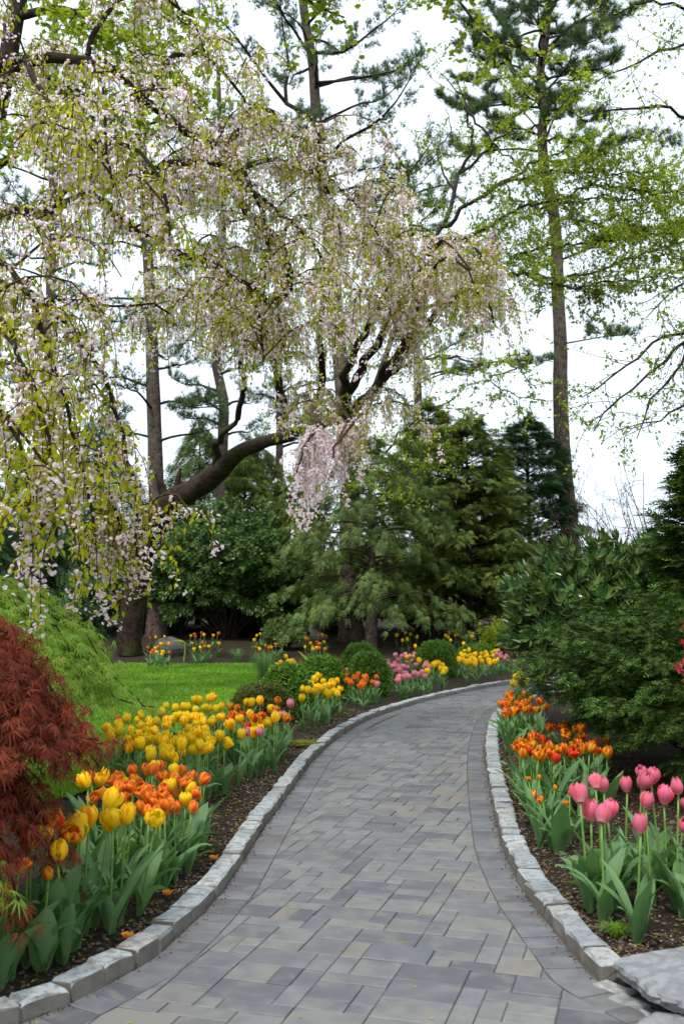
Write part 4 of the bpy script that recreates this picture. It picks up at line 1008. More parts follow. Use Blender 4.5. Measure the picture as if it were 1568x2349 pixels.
# the leaning old cherry beyond the lawn
cb = gp(292, 23.6)
root = thing('weeping_cherry', 'old weeping cherry with a thick leaning trunk beyond the lawn', 'tree', cb)
TRK = [(296, 1500, 23.6), (300, 1430, 23.5), (318, 1320, 23.2), (350, 1215, 22.6), (392, 1155, 21.8), (450, 1120, 21.0), (500, 1082, 20.2), (545, 1040, 19.4), (600, 1016, 18.6), (660, 1000, 17.8), (720, 980, 17.2), (772, 955, 16.6)]
TP = px_branch(TRK, 40); trunk = MB()
trunk.tube(TP, .36, .12, 16, wob=.075, radii=np.interp(np.linspace(0, 1, 40), [0, .12, .4, .6, .75, 1], [.30, .27, .27, .20, .125, .085]), cap=False)
for kx, ky, kY, dx, dy, dz, r_ in ((382, 1140, 22.0, -.2, -.2, .5, .12), (402, 1128, 21.8, .12, -.1, .5, .09), (425, 1125, 21.4, .28, 0, .45, .07), (430, 1180, 21.6, .35, -.2, -.05, .11)):   # broken stubs
    p = at(kx, ky, kY); trunk.tube(np.array([p + A(0, 0, -.15), p + A(dx, dy, dz) * .5, p + A(dx, dy, dz)]), r_, r_ * .35, 7, wob=.12)
trunk.build('trunk', M['bark'], root, True)
bl, lf, ca, tw = [], [], [], MB()
LIMA = [
    ([(500, 1082, 20.2), (492, 1040, 19.8), (500, 1010, 19.4), (520, 985, 19), (545, 960, 18.6)], .11, .04),
    ([(772, 955, 16.6), (814, 936, 16.2), (864, 881, 15.6), (904, 846, 15.2), (954, 766, 14.6), (994, 731, 14.3), (1034, 691, 14), (1080, 665, 13.6), (1120, 690, 13.3), (1130, 740, 13.2)], .10, .015),
    ([(772, 955, 16.6), (820, 860, 15.8), (880, 760, 15), (924, 676, 14.4), (949, 636, 14.1), (1000, 560, 13.6), (1060, 545, 13.2), (1110, 600, 12.9), (1135, 660, 12.8)], .09, .012),
    ([(772, 955, 16.6), (800, 840, 15.6), (850, 740, 14.8), (895, 620, 14), (910, 520, 13.4), (870, 478, 13), (840, 500, 12.8), (830, 560, 12.7)], .08, .01),
    ([(720, 980, 17.2), (740, 860, 16), (735, 720, 15), (760, 600, 14.2), (800, 540, 13.8), (845, 570, 13.6), (870, 660, 13.5)], .08, .01),
    ([(660, 1000, 17.8), (640, 870, 16.5), (600, 740, 15.4), (610, 600, 14.4), (680, 500, 13.7), (760, 500, 13.4), (800, 580, 13.2)], .09, .01),
    ([(545, 960, 18.6), (560, 860, 17.5), (520, 760, 16.5), (470, 690, 15.6), (400, 660, 15), (340, 700, 14.6), (320, 780, 14.5)], .06, .01),
    ([(720, 980, 17.2), (735, 975, 15.4), (728, 985, 13.6), (712, 1005, 12.4), (695, 1040, 12.0), (680, 1085, 11.9)], .055, .012),
    ([(772, 955, 16.6), (800, 958, 15.2), (795, 985, 14), (775, 1010, 13.2), (765, 1050, 13)], .05, .012),
    ([(864, 881, 15.6), (940, 760, 14), (980, 640, 13), (1030, 590, 12.4), (1080, 620, 12.2), (1100, 680, 12.1)], .05, .01),
    ([(640, 555, 14.5), (610, 530, 14.4), (570, 490, 14.3), (540, 450, 14.2), (500, 425, 14.2), (450, 430, 14.1), (400, 480, 14)], .09, .02),
    ([(600, 740, 15.4), (660, 640, 14.6), (640, 555, 14.5)], .10, .09),
]
for i_, (pts, r0, r1) in enumerate(LIMA):
    P = px_branch(pts); P[2:-1] += rng.normal(0, .025, P[2:-1].shape)
    lm = MB(); lm.tube(P, r0, r1, 7, wob=.05); lm.build('limb', M['bark'], root, True)
    if i_ == 0: continue
    if i_ in (7, 8): cherry_twigs(tw, bl, lf, ca, P, 20 if i_ == 7 else 14, .3, 1.2 if i_ == 7 else .8, .5, 95, 8, .042, .06, .34); continue
    if i_ == 11: continue
    cherry_twigs(tw, bl, lf, ca, P, 18, .15, .75, .42, 70, 46, .037, .064, .55)
for k in range(46):                                         # fine side branches arching out of the limbs
    P0 = px_branch(LIMA[rng.integers(1, len(LIMA) - 1)][0]); o, T = along(P0, rng.uniform(.3, .95))
    az = rng.uniform(0, 2 * PI); L = rng.uniform(.7, 1.6); d = A(math.cos(az), math.sin(az), 0) * L
    Q = smooth_path([o, o + d * .35 + A(0, 0, .4 * L), o + d * .75 + A(0, 0, .42 * L), o + d + A(0, 0, .1 * L)], 8)
    tw.tube(Q, .018, .006, 4, cap=False)
    cherry_twigs(tw, bl, lf, ca, Q, 13, .15, .65, .2, 78, 42, .037, .062, .35)
tag(tw.build('twigs', M['twig'], root), kind='stuff')
cr = MB(); flush(bl, cr, BLOSSOM, 0); flush(lf, cr, LEAF2, 1); flush(ca, cr, LEAF2, 2)
cr.build('crown', [M['blossom'], M['cherry_leaf'], M['calyx']], root)

# the nearer cherry, its trunk outside the picture at the left
rng = np.random.default_rng(52)
root = thing('weeping_cherry', 'nearer weeping cherry whose blossoming limbs reach in from the picture edge', 'tree', (-4.6, 8.2, .03))
bl, lf, ca, tw = [], [], [], MB()
trunk = MB(); B2 = A(-4.6, 8.2, .0)
trunk.tube(smooth_path([B2, B2 + A(.1, 0, 1.5), B2 + A(-.05, .1, 3.2), B2 + A(.2, .1, 5.2), B2 + A(.35, .2, 6.6)], 20), .24, .1, 12, wob=.05)
trunk.build('trunk', M['bark'], root, True)
def near_limb(pts, start=None):
    W = [at(x, y, Y) for x, y, Y in pts]
    if start is not None: W = [B2 + A(*start)] + W
    L = path_len(W); return smooth_path(W, max(8, int(L / .16)))
LIMB = [
    (near_limb([(0, 155, 8.2), (60, 138, 8.1), (130, 132, 8.0), (200, 135, 7.9), (240, 148, 7.9), (290, 185, 8.0), (330, 225, 8.1), (380, 262, 8.2), (430, 300, 8.3), (480, 320, 8.4), (520, 335, 8.5), (545, 370, 8.6), (580, 430, 8.8), (600, 500, 8.9), (620, 580, 9), (635, 640, 9)], (.2, .1, 5.0)), .05, .012, .3),
    (near_limb([(0, 505, 7.8), (60, 490, 7.8), (120, 480, 7.8), (180, 450, 7.9), (240, 430, 8), (300, 405, 8.1), (380, 380, 8.2), (440, 368, 8.3), (500, 368, 8.5), (530, 390, 8.6), (560, 430, 8.8), (610, 470, 9), (670, 510, 9.2), (730, 570, 9.4), (750, 640, 9.5)], (.0, .1, 3.6)), .045, .010, .3),
    (near_limb([(205, 450, 7.9), (250, 475, 8), (310, 520, 8.1), (370, 550, 8.2), (430, 585, 8.3), (490, 610, 8.5), (540, 640, 8.6), (600, 672, 8.8), (640, 740, 9), (655, 830, 9)]), .034, .008, .05),
    (near_limb([(575, 650, 8.7), (582, 700, 8.7), (598, 770, 8.7), (604, 830, 8.7)]), .014, .006, .0),
    (near_limb([(0, 692, 8), (100, 690, 8), (220, 697, 8.1), (280, 702, 8.2), (340, 690, 8.3), (390, 720, 8.4)], (.0, .1, 2.9)), .022, .006, .4),
    (near_limb([(200, 135, 7.9), (215, 70, 7.9), (245, 30, 8), (290, -10, 8.1), (360, -20, 8.3), (430, 40, 8.5), (470, 120, 8.6)]), .02, .006, .2),
    (near_limb([(330, 225, 8.1), (400, 130, 8.6), (470, 130, 9), (540, 200, 9.3), (590, 290, 9.5), (620, 380, 9.6)]), .022, .006, .15),
    (near_limb([(520, 335, 8.5), (590, 240, 9), (660, 300, 9.4), (720, 380, 9.7), (760, 460, 9.9), (780, 540, 10)]), .022, .006, .12),
    (near_limb([(530, 390, 8.6), (640, 370, 9.3), (750, 410, 9.9), (830, 480, 10.3), (880, 560, 10.5), (905, 650, 10.6)]), .02, .006, .12),
    (near_limb([(120, 480, 7.8), (160, 420, 7.2), (230, 330, 6.8), (310, 340, 6.6), (370, 430, 6.5), (390, 540, 6.4)]), .02, .006, .2),
    (near_limb([(60, 138, 8.1), (100, 220, 7.2), (160, 260, 6.6), (230, 330, 6.4), (260, 430, 6.3)]), .02, .006, .2),
    (near_limb([(-260, 620, 6.6), (-80, 560, 6.0), (40, 640, 5.8), (110, 800, 5.7), (160, 980, 5.6), (200, 1120, 5.6), (220, 1250, 5.6)], (.1, -.1, 3.2)), .03, .006, .35),
    (near_limb([(-200, 800, 6.2), (-20, 720, 5.4), (60, 840, 5.2), (100, 980, 5.1), (120, 1120, 5.1), (130, 1230, 5.1)], (.1, -.2, 2.8)), .026, .006, .35),
    (near_limb([(-150, 640, 6.8), (80, 690, 6.4), (200, 800, 6.3), (275, 950, 6.2), (300, 1090, 6.2), (315, 1200, 6.2), (318, 1300, 6.2)], (.1, -.1, 3.0)), .028, .006, .35),
    (near_limb([(-200, 900, 5.6), (-60, 900, 5.0), (20, 980, 4.8), (60, 1090, 4.8), (70, 1180, 4.8)], (.1, -.3, 2.4)), .024, .006, .35),
    (near_limb([(-120, 980, 6.4), (60, 960, 6.3), (180, 1020, 6.2), (250, 1120, 6.2), (280, 1230, 6.2), (290, 1310, 6.2)], (.1, -.3, 2.3)), .024, .006, .35),
]
for i_, (P, r0, r1, s0) in enumerate(LIMB):
    P[2:-1] += rng.normal(0, .012, P[2:-1].shape)
    lm = MB(); lm.tube(P, r0 * 1.35, r1 * 1.3, 7, wob=.06, cap=False); lm.build('limb', M['bark'], root, True)
    if i_ >= 11: cherry_twigs(tw, bl, lf, ca, P, 22, .2, .62, s0, 80, 58, .027, .052, .3)
    elif i_ == 3: cherry_twigs(tw, bl, lf, ca, P, 12, .3, .7, s0, 50, 14, .032, .05, .25)
    elif i_ == 4: cherry_twigs(tw, bl, lf, ca, P, 9, .2, .55, s0, 45, 26, .03, .05, .2)
    else: cherry_twigs(tw, bl, lf, ca, P, 20, .12, .55, s0, 72, 54, .028, .050, .42)
for k in range(92):
    P0 = LIMB[rng.integers(0, 11) if k < 70 else rng.integers(11, 16)][0]; o, T = along(P0, rng.uniform(.35, .98))
    if P0 is LIMB[4][0]: continue
    az = rng.uniform(0, 2 * PI); L = rng.uniform(.4, 1.0); d = A(math.cos(az), math.sin(az), 0) * L
    Q = smooth_path([o, o + d * .35 + A(0, 0, .35 * L), o + d * .75 + A(0, 0, .38 * L), o + d + A(0, 0, .1 * L)], 8)
    tw.tube(Q, .01, .004, 4, cap=False)
    cherry_twigs(tw, bl, lf, ca, Q, 14, .12, .5, .15, 80, 46, .028, .048, .26)
tag(tw.build('twigs', M['twig'], root), kind='stuff')
cr = MB(); flush(bl, cr, BLOSSOM, 0); flush(lf, cr, LEAF2, 1); flush(ca, cr, LEAF2, 2)
cr.build('crown', [M['blossom'], M['cherry_leaf'], M['calyx']], root)

# ------------------------------------------------------------------ pines
def pine(label, base, trunk_px, Y, r0, r1, branches=(), auto=(), seed=0, tsize=.17, per=46):
    """tall pine: trunk traced upward, traced limbs, further limbs in whorls with pads of needle tufts"""
    global rng
    rng = np.random.default_rng(6000 + seed)
    root = thing('pine_tree', label, 'tree', base)
    W = [np.array(base) + A(0, 0, -.1)] + [at(x, y, Y) for x, y in trunk_px]
    P = smooth_path(W, 36); tr = MB()
    zz = np.linspace(0, 1, 36); tr.tube(P, r0, r1, 12, wob=.035, radii=r0 * (1 + .35 * np.exp(-zz * 14)) * (1 - zz) + r1 * zz)
    tr.build('trunk', M['bark_pine'], root, True)
    acc = []
    def limb(Q, r, dens=1.0, s0=.3):
        lim = MB(); lim.tube(Q, r, .008, 5, cap=False)
        L = path_len(Q)
        ns = max(4, int(L * 4.2))
        for k in range(ns):
            s = s0 + (1 - s0) * (k + rng.random()) / ns; o, T = along(Q, s)
            S = unit(np.cross(T, A(0, 0, 1))) * (1 if k % 2 else -1)
            l = rng.uniform(.35, .85) * (1.1 - .4 * s); q = wander(o, T * .7 + S * .9 + A(0, 0, .25), l, 5, .15, .05)
            lim.tube(q, .009, .004, 3, cap=False)
            m = int(per * l * dens); ss = .25 + .75 * rng.random(m); f = ss * 4; i = np.minimum(f.astype(int), 3); fr = (f - i)[:, None]
            pos = q[i] * (1 - fr) + q[i + 1] * fr + rng.normal(0, .05, (m, 3))
            d = unit(unit(q[i + 1] - q[i]) * .6 + rng.normal(0, .5, (m, 3)) + A(0, 0, .55)); acc.append((pos, d, rng.normal(0, 1, (m, 3)), tsize * U(.7, 1.2, m)))
        lim.build('limb', M['bark_dark'], root, True)
    for pts, r in branches:
        limb(px_branch(pts, 10), r)
    for z0, z1, nb, L0, L1, dens in auto:
        for k in range(nb):
            t = (k + rng.random()) / nb; z = z0 + (z1 - z0) * t
            o = np.array([np.interp(z, P[:, 2], P[:, c]) for c in range(3)]); az = k * 2.39996 + rng.normal(0, .3); L = rng.uniform(L0, L1)
            d = A(math.cos(az), math.sin(az), 0)
            Q = smooth_path([o, o + d * L * .4 + A(0, 0, .12 * L), o + d * L * .75 + A(0, 0, .12 * L), o + d * L + A(0, 0, .28 * L)], 9)
            Q[1:] += np.cumsum(rng.normal(0, .03 * L, (8, 3)), 0) * .5
            limb(Q, .05, dens, .4)
    cr = MB(); flush(acc, cr, TUFT); cr.build('crown', M['pine'], root)
    return root
PA = 29.5
pine('tall pine with a thick straight trunk behind the leafy twisted tree', gp(1322, PA), [(1302, 1170), (1290, 1060), (1284, 900), (1284, 780), (1277, 650), (1275, 550), (1266, 470), (1250, 400), (1242, 300), (1252, 235), (1236, 185), (1250, 90), (1262, -60), (1268, -200)], PA, .28, .09,
     [([(1250, 250, PA), (1200, 190, 29.0), (1140, 110, 28.5), (1080, 60, 28.0), (1030, 20, 27.7)], .05), ([(1255, 110, PA), (1310, 60, 29.0), (1370, 20, 28.5), (1400, -20, 28.5)], .05), ([(1255, 180, PA), (1200, 120, 30.0), (1130, 30, 30.5), (1100, -40, 30.5)], .05),
      ([(1250, 90, PA), (1300, 80, 28.3), (1350, 100, 27.5), (1390, 70, 27.1)], .04), ([(1284, 790, PA), (1340, 780, 28.9), (1400, 770, 28.3), (1450, 768, 27.9)], .03), ([(1284, 820, PA), (1240, 830, 28.9), (1190, 840, 28.4)], .025),
      ([(1276, 600, PA), (1380, 560, 30.5), (1480, 540, 31.5)], .04), ([(1262, 380, PA), (1360, 350, 30.5), (1470, 320, 31.5), (1560, 330, 31.5)], .04), ([(1262, 330, PA), (1180, 240, 29.5), (1120, 240, 29.1), (1080, 260, 28.5)], .03)],
     [(14.8, 20.5, 30, 1.6, 3.4, 1.2)], 1, .24, 60)
PC = 27.0
pine('tall pine with dark crossing limbs behind the cherry crown', gp(806, PC), [(800, 1200), (794, 1000), (778, 800), (760, 600), (740, 400), (724, 250), (718, 150), (702, 60), (690, -40), (680, -200)], PC, .27, .10,
     [([(722, 190, PC), (784, 185, 26.5), (844, 175, 26), (904, 162, 25.6), (950, 130, 25.2)], .05), ([(712, 120, PC), (784, 120, 26.4), (849, 75, 26), (904, 30, 25.6), (940, -10, 25.3)], .06), ([(740, 380, PC), (784, 325, 26.4), (849, 290, 25.8), (894, 250, 25.4), (929, 200, 25), (974, 115, 24.8)], .06),
      ([(742, 410, PC), (790, 396, 26.5), (864, 385, 26), (930, 388, 25.6)], .04), ([(730, 270, PC), (655, 235, 27.4), (662, 150, 27.6), (648, 60, 27.8), (640, -40, 28)], .08), ([(655, 235, 27.4), (610, 180, 27), (560, 110, 26.6), (510, 50, 26.2), (450, 20, 26)], .06),
      ([(752, 500, PC), (830, 470, 26), (900, 440, 25.4), (960, 450, 25)], .05), ([(745, 430, PC), (690, 330, 26), (640, 300, 25.4)], .05), ([(735, 330, PC), (700, 290, 25.6), (720, 260, 24.8)], .04), ([(718, 160, PC), (690, 60, 26), (600, 0, 25.5)], .05), ([(700, 60, PC), (760, 0, 26), (820, -40, 25.5)], .05)],
     [(12.5, 17.5, 12, 1.6, 3.2, .9)], 2, .19)
PB = 31.0
pine('slim pine trunk rising behind the cedars', gp(964, PB), [(962, 1100), (959, 950), (955, 800), (948, 650), (940, 500), (935, 380)], PB, .20, .05,
     [([(936, 400, PB), (900, 340, 30), (880, 300, 29.5)], .05), ([(937, 400, PB), (980, 340, 30), (1000, 310, 29.6)], .05), ([(940, 470, PB), (870, 450, 30), (850, 440, 29.5)], .04), ([(940, 480, PB), (1000, 470, 30), (1040, 460, 29.6)], .04), ([(955, 830, PB), (1020, 800, 30), (1080, 770, 29.5), (1120, 760, 29)], .03), ([(958, 880, PB), (1040, 850, 30), (1110, 850, 29.5)], .03)],
     [(8.0, 14.6, 14, 1.2, 2.2, 1.0)], 3, .2)
PD = 28.0
pine('pine trunk seen through the blossom, left of the bent pine', gp(362, PD), [(360, 1200), (355, 1000), (350, 850), (345, 700), (335, 500), (325, 300), (318, 100), (315, -60)], PD, .25, .09, [], [(5.5, 9.5, 9, 1.2, 2.6, .7), (9.5, 17.0, 18, 1.8, 3.4, .65)], 4, .23)
PE = 29.0
pine('pine with a kinked trunk seen under the blossom', gp(512, PE), [(512, 1200), (511, 1020), (514, 930), (505, 880), (496, 840), (500, 760), (508, 650), (512, 480), (505, 300), (500, 150)], PE, .20, .06,
     [([(510, 905, PE), (460, 915, 28.5), (405, 935, 28)], .05), ([(512, 930, PE), (460, 935, 28.3), (410, 938, 27.8)], .03)], [(6.0, 9.5, 10, 1.0, 2.2, .8), (9.5, 15.0, 14, 1.4, 2.6, .8)], 5, .2)
pine('thin pine trunk rising behind the round-headed evergreen', gp(640, 32), [(640, 1150), (641, 1000), (640, 850), (636, 700), (630, 560)], 32.0, .17, .06, [], [(6.0, 12.5, 16, 1.2, 2.4, .8)], 6, .2)
pine('pine behind the blossom nearest the picture edge', gp(110, 33), [(112, 1100), (115, 800), (120, 500), (125, 200), (128, -60)], 33.0, .24, .09, [], [(6.5, 17.5, 24, 1.6, 3.4, .6)], 7, .25)

# ------------------------------------------------------------------ leafy twisted tree before the tall pine
rng = np.random.default_rng(71)
TB = gp(815, 26.9)
root = thing('twisted_tree', 'twisting branched tree in fresh green leaf rising behind the cherry', 'tree', TB)
wood = MB(); acc = []
tk = px_branch([(815, 1480, 26.88), (815, 1250, 26.88), (820, 1060, 26.73), (836, 960, 26.58), (880, 830, 26.27), (925, 700, 25.97), (964, 610, 25.67), (984, 560, 25.67), (1014, 520, 25.67), (1034, 475, 25.67), (1041, 440, 25.67), (1049, 402, 25.67)], 30)
tr = MB(); tr.tube(tk, .11, .055, 9, wob=.05); tr.build('trunk', M['bark_grey'], root, True)
TW = [
    ([(1049, 402, 25.67), (1074, 360, 25.52), (1084, 320, 25.37), (1074, 270, 25.07), (1064, 225, 24.91), (1039, 190, 24.76), (1014, 170, 24.61)], .035, 3),
    ([(1014, 520, 25.67), (1034, 515, 25.37), (1059, 480, 25.07), (1104, 450, 24.76), (1144, 425, 24.46), (1184, 400, 24.16), (1219, 377, 24.01), (1264, 360, 23.86), (1330, 320, 23.56)], .045, 12),
    ([(984, 560, 25.67), (1030, 556, 25.37), (1074, 540, 25.07), (1114, 520, 24.76), (1164, 490, 24.46), (1214, 470, 24.16), (1264, 467, 23.86), (1314, 465, 23.56), (1384, 452, 23.25), (1470, 470, 22.95)], .04, 16),
    ([(1049, 402, 25.67), (1089, 370, 25.37), (1124, 335, 25.07), (1154, 300, 24.76), (1184, 260, 24.46), (1224, 240, 24.16), (1259, 200, 23.86), (1299, 185, 23.56), (1360, 170, 23.25)], .03, 12),
    ([(1064, 245, 24.91), (1104, 295, 24.91), (1144, 345, 25.07), (1184, 375, 25.07), (1209, 425, 25.07), (1244, 465, 25.07)], .025, 4),
    ([(1041, 440, 25.67), (1010, 380, 26.27), (1005, 340, 26.58), (1035, 300, 26.58), (1020, 250, 26.58)], .025, 2),
    ([(964, 610, 25.67), (1040, 610, 24.76), (1130, 640, 23.86), (1200, 628, 23.25), (1280, 640, 22.65), (1370, 620, 22.20), (1460, 590, 21.89), (1560, 560, 21.74)], .04, 26),
    ([(925, 700, 25.97), (1000, 700, 25.07), (1080, 640, 24.46), (1150, 600, 24.01), (1240, 570, 23.56), (1340, 560, 23.25), (1450, 540, 22.95), (1570, 500, 22.65)], .04, 28),
    ([(1144, 425, 24.46), (1230, 400, 23.56), (1320, 390, 22.95), (1420, 400, 22.65), (1530, 380, 22.35)], .03, 22),
    ([(1214, 470, 24.16), (1300, 500, 23.25), (1400, 520, 22.80), (1500, 540, 22.65), (1600, 560, 22.65)], .03, 24),
    ([(1264, 467, 23.86), (1340, 430, 23.10), (1430, 430, 22.65), (1540, 440, 22.35), (1620, 450, 22.35)], .025, 22),
    ([(1200, 628, 23.25), (1290, 660, 22.65), (1380, 650, 22.35), (1470, 640, 22.05), (1570, 620, 22.05)], .025, 20),
    ([(949, 831, 24.91), (994, 818, 24.46), (1044, 821, 24.01), (1094, 831, 23.56), (1154, 831, 23.10), (1184, 846, 22.95), (1230, 890, 22.65)], .03, 7),
    ([(880, 830, 26.27), (920, 835, 25.37), (949, 831, 24.91)], .04, 0),
    ([(840, 960, 26.58), (814, 996, 25.67), (849, 1016, 25.07), (884, 1036, 24.61), (914, 1001, 24.31), (949, 971, 24.01), (984, 946, 23.86), (1044, 913, 23.56)], .035, 5),
    ([(884, 1036, 24.61), (909, 1056, 24.16), (934, 1086, 23.86), (960, 1100, 23.71)], .02, 7),
    ([(1184, 846, 22.95), (1120, 870, 22.65), (1180, 905, 22.35), (1250, 918, 22.35)], .015, 3),
    ([(925, 700, 25.97), (900, 600, 26.58), (930, 480, 26.88), (960, 420, 26.88), (1000, 390, 26.88)], .03, 9),
    ([(964, 610, 25.67), (1040, 560, 26.27), (1090, 590, 26.58), (1140, 580, 26.58), (1190, 560, 26.88)], .03, 12),
]
for pts, r, ns in TW:
    P = px_branch(pts); P[2:-1] += rng.normal(0, .035, P[2:-1].shape)
    lm = MB(); lm.tube(P, r * 1.4, max(.011, r * .35), 6, wob=.06, cap=False); lm.build('limb', M['bark_grey'], root, True)
    if ns: leafy(wood, acc, P, r, int(ns * 2.0), 1.5, .095, 32, .15, .25, .35, .0, 2, .011)
tag(wood.build('twigs', M['bark_grey'], root), kind='stuff')
cr = MB(); flush(acc, cr, LEAF2); cr.build('crown', M['spring_leaf'], root)

# sparse tree whose branches come in from the right edge
rng = np.random.default_rng(72)
root = thing('budding_tree', 'sparse tree just in leaf reaching in from the picture edge above the laurel', 'tree', (7.4, 12.5, .04))
wood = MB(); acc = []; B3 = A(7.4, 12.5, 0)
tk = smooth_path([B3, B3 + A(-.1, 0, 2.5), B3 + A(.1, -.1, 5), B3 + A(0, 0, 8.5), B3 + A(.2, 0, 11)], 24)
tr = MB(); tr.tube(tk, .2, .06, 10, wob=.04); tr.build('trunk', M['bark_dark'], root, True)
for pts, hz, ns in [([(1660, 720, 12.2), (1568, 761, 12), (1504, 778, 11.8), (1469, 821, 11.7), (1434, 841, 11.6), (1384, 876, 11.5), (1334, 911, 11.4)], 4.9, 16),
                    ([(1640, 740, 11.8), (1568, 826, 11.5), (1534, 866, 11.4), (1504, 906, 11.3), (1484, 946, 11.2), (1459, 1006, 11.2)], 4.7, 15), ([(1680, 700, 12), (1590, 760, 11.8), (1554, 791, 11.6), (1520, 840, 11.5), (1470, 880, 11.4), (1400, 930, 11.3), (1360, 990, 11.2)], 4.8, 18),
                    ([(1680, 60, 12.4), (1568, 100, 12), (1504, 120, 11.8), (1459, 145, 11.6), (1409, 160, 11.5), (1360, 190, 11.4)], 8.2, 16), ([(1680, 300, 12.4), (1568, 268, 12.2), (1534, 245, 12), (1504, 243, 11.9), (1444, 255, 11.8), (1384, 250, 11.7), (1330, 270, 11.6)], 6.9, 16),
                    ([(1680, 40, 12.6), (1560, 20, 12.4), (1520, 6, 12.2), (1450, 12, 12), (1400, 40, 12)], 8.4, 9), ([(1700, 560, 12.5), (1580, 640, 12.2), (1520, 690, 12), (1480, 730, 12)], 5.6, 12), ([(1690, 880, 12), (1590, 920, 11.8), (1520, 960, 11.6), (1440, 980, 11.5)], 4.0, 14)]:
    o = np.array([np.interp(hz, tk[:, 2], tk[:, c]) for c in range(3)])
    W = [o] + [at(*p) for p in pts]; P = smooth_path(W, 22); P[2:-1] += rng.normal(0, .02, P[2:-1].shape)
    lm = MB(); lm.tube(P, .05, .007, 6, wob=.05, cap=False); lm.build('limb', M['bark_dark'], root, True)
    leafy(wood, acc, P, .03, int(ns * 1.4), .8, .062, 16, .3, .22, .5, -.12, 2, .006)
tag(wood.build('twigs', M['bark_dark'], root), kind='stuff')
cr = MB(); flush(acc, cr, LEAF2); cr.build('crown', M['spring_leaf'], root)

# maple behind the near cherry: trunk in the corner, lime leaves along the top of the picture
rng = np.random.default_rng(73)
mbp = gp(-100, 12.5)
root = thing('maple_tree', 'tall maple in lime green leaf behind the blossom, its limbs along the top', 'tree', mbp)
wood = MB(); acc = []
tk = px_branch([(-100, 1560, 12.5), (-95, 1200, 12.5), (-75, 800, 12.5), (-35, 400, 12.5), (15, 150, 12.5), (35, 40, 12.5), (60, -120, 12.5), (70, -300, 12.5)], 26)
tr = MB(); tr.tube(tk, .2, .1, 10, wob=.04); tr.build('trunk', M['bark_dark'], root, True)
for pts, ns in [([(60, -120, 12.5), (200, -110, 12.8), (360, -90, 13), (520, -110, 13.4), (640, -60, 13.8), (720, 10, 14), (790, 40, 14.2)], 24), ([(35, 40, 12.5), (140, 20, 12.2), (240, 60, 12), (320, 110, 12), (380, 150, 12)], 22),
                ([(15, 150, 12.5), (120, 180, 12.8), (220, 230, 13), (300, 260, 13.2)], 14), ([(70, -300, 12.5), (400, -330, 13.5), (700, -260, 14.5), (900, -160, 15), (1020, -40, 15.2), (1080, 40, 15.3), (1130, 90, 15.3), (1190, 110, 15.4)], 30),
                ([(200, -110, 12.8), (300, -20, 12.6), (400, 30, 12.6), (440, 80, 12.6)], 14), ([(640, -60, 13.8), (800, -80, 14.2), (920, -60, 14.4), (1000, 0, 14.6)], 12), ([(-35, 400, 12.5), (80, 330, 12.6), (160, 320, 12.6)], 10)]:
    P = px_branch(pts); lm = MB(); lm.tube(P, .06, .012, 6, wob=.05, cap=False); lm.build('limb', M['bark_dark'], root, True)
    leafy(wood, acc, P, .03, int(ns * 1.5), .9, .085, 22, .25, .2, .6, -.15, 2, .008)
tag(wood.build('twigs', M['bark_dark'], root), kind='stuff')
cr = MB(); flush(acc, cr, MAPLE); cr.build('crown', M['maple_leaf'], root)

# bare twiggy thicket shrubs behind the laurel
for j, (x, Y, H, lab) in enumerate([(1420, 24, 4.4, 'bare reddish-twigged shrub behind the laurel, nearest the pine trunk'), (1540, 25, 5.0, 'bare reddish-twigged shrub behind the laurel, by the juniper')]):
    rng = np.random.default_rng(80 + j)
    base = gp(x, Y); root = thing('bare_shrub', lab, 'shrub', base); w = MB(); acc = []
    for k in range(26):
        az = rng.uniform(0, 6.28); Q = wander(base, A(.5 * math.cos(az), .5 * math.sin(az), 1), H * rng.uniform(.6, 1), 10, .1); w.tube(Q, .025, .006, 4, cap=False)
        leafy(w, acc, Q, .01, 7, 1.0, .05, 3, .25, .2, .8, .2, 2, .007)
    w.build('branch', M['twig'], root); cr = MB(); flush(acc, cr, LEAF2); cr.build('foliage', M['wine_leaf'], root)

# far wood behind everything, one mass
rng = np.random.default_rng(90)
acc = []; n = 5000
X = U(-40, 40, n); Y = U(44, 62, n); top = 3.0 + 1.3 * np.sin(X * .35) + .8 * np.sin(X * 1.1 + 1) + .4 * np.sin(X * 2.7)
Z = top * rng.random(n) ** .6
b = MB(); b.scatter(SPRIG, np.stack([X, Y, Z], 1), rng.normal(0, 1, (n, 3)), rng.normal(0, 1, (n, 3)), U(.55, 1.1, n))
tag(b.build('distant_woodland', M['far_leaf']), 'low line of far pale green trees beyond the garden', 'woodland', kind='stuff')

# ------------------------------------------------------------------ stones
def rock(name, label, base, sx, sy, sz, mat, seed, flat=1.0):
    import bmesh
    bm = bmesh.new(); bmesh.ops.create_icosphere(bm, subdivisions=3, radius=1.0); r = np.random.default_rng(seed); ph = r.uniform(0, 6, 9)
    for v in bm.verts:
        c = v.co; k = 1 + .14 * math.sin(3 * c.x + ph[0]) + .12 * math.sin(4 * c.y + ph[1]) + .1 * math.sin(5 * c.z + 2 * c.x + ph[2]) + r.normal(0, .015)
        v.co = Vector((c.x * sx * k, c.y * sy * k, max(-.4, c.z) * sz * k))
    me = bpy.data.meshes.new(name); bm.to_mesh(me); bm.free(); me.materials.append(M[mat])
    return tag(link(name, me, None, base), label, 'rock')
g0 = gp(385, 23.6); rock('boulder', 'dark boulder beside the cherry trunk at the lawn end', (g0[0], 23.6, g0[2] + .08), .38, .3, .32, 'rock', 3)
g0 = gp(690, 27.0); rock('boulder', 'low dark boulder in the shade under the hemlock', (g0[0], 27.0, g0[2] + .05), .6, .35, .3, 'rock', 4)
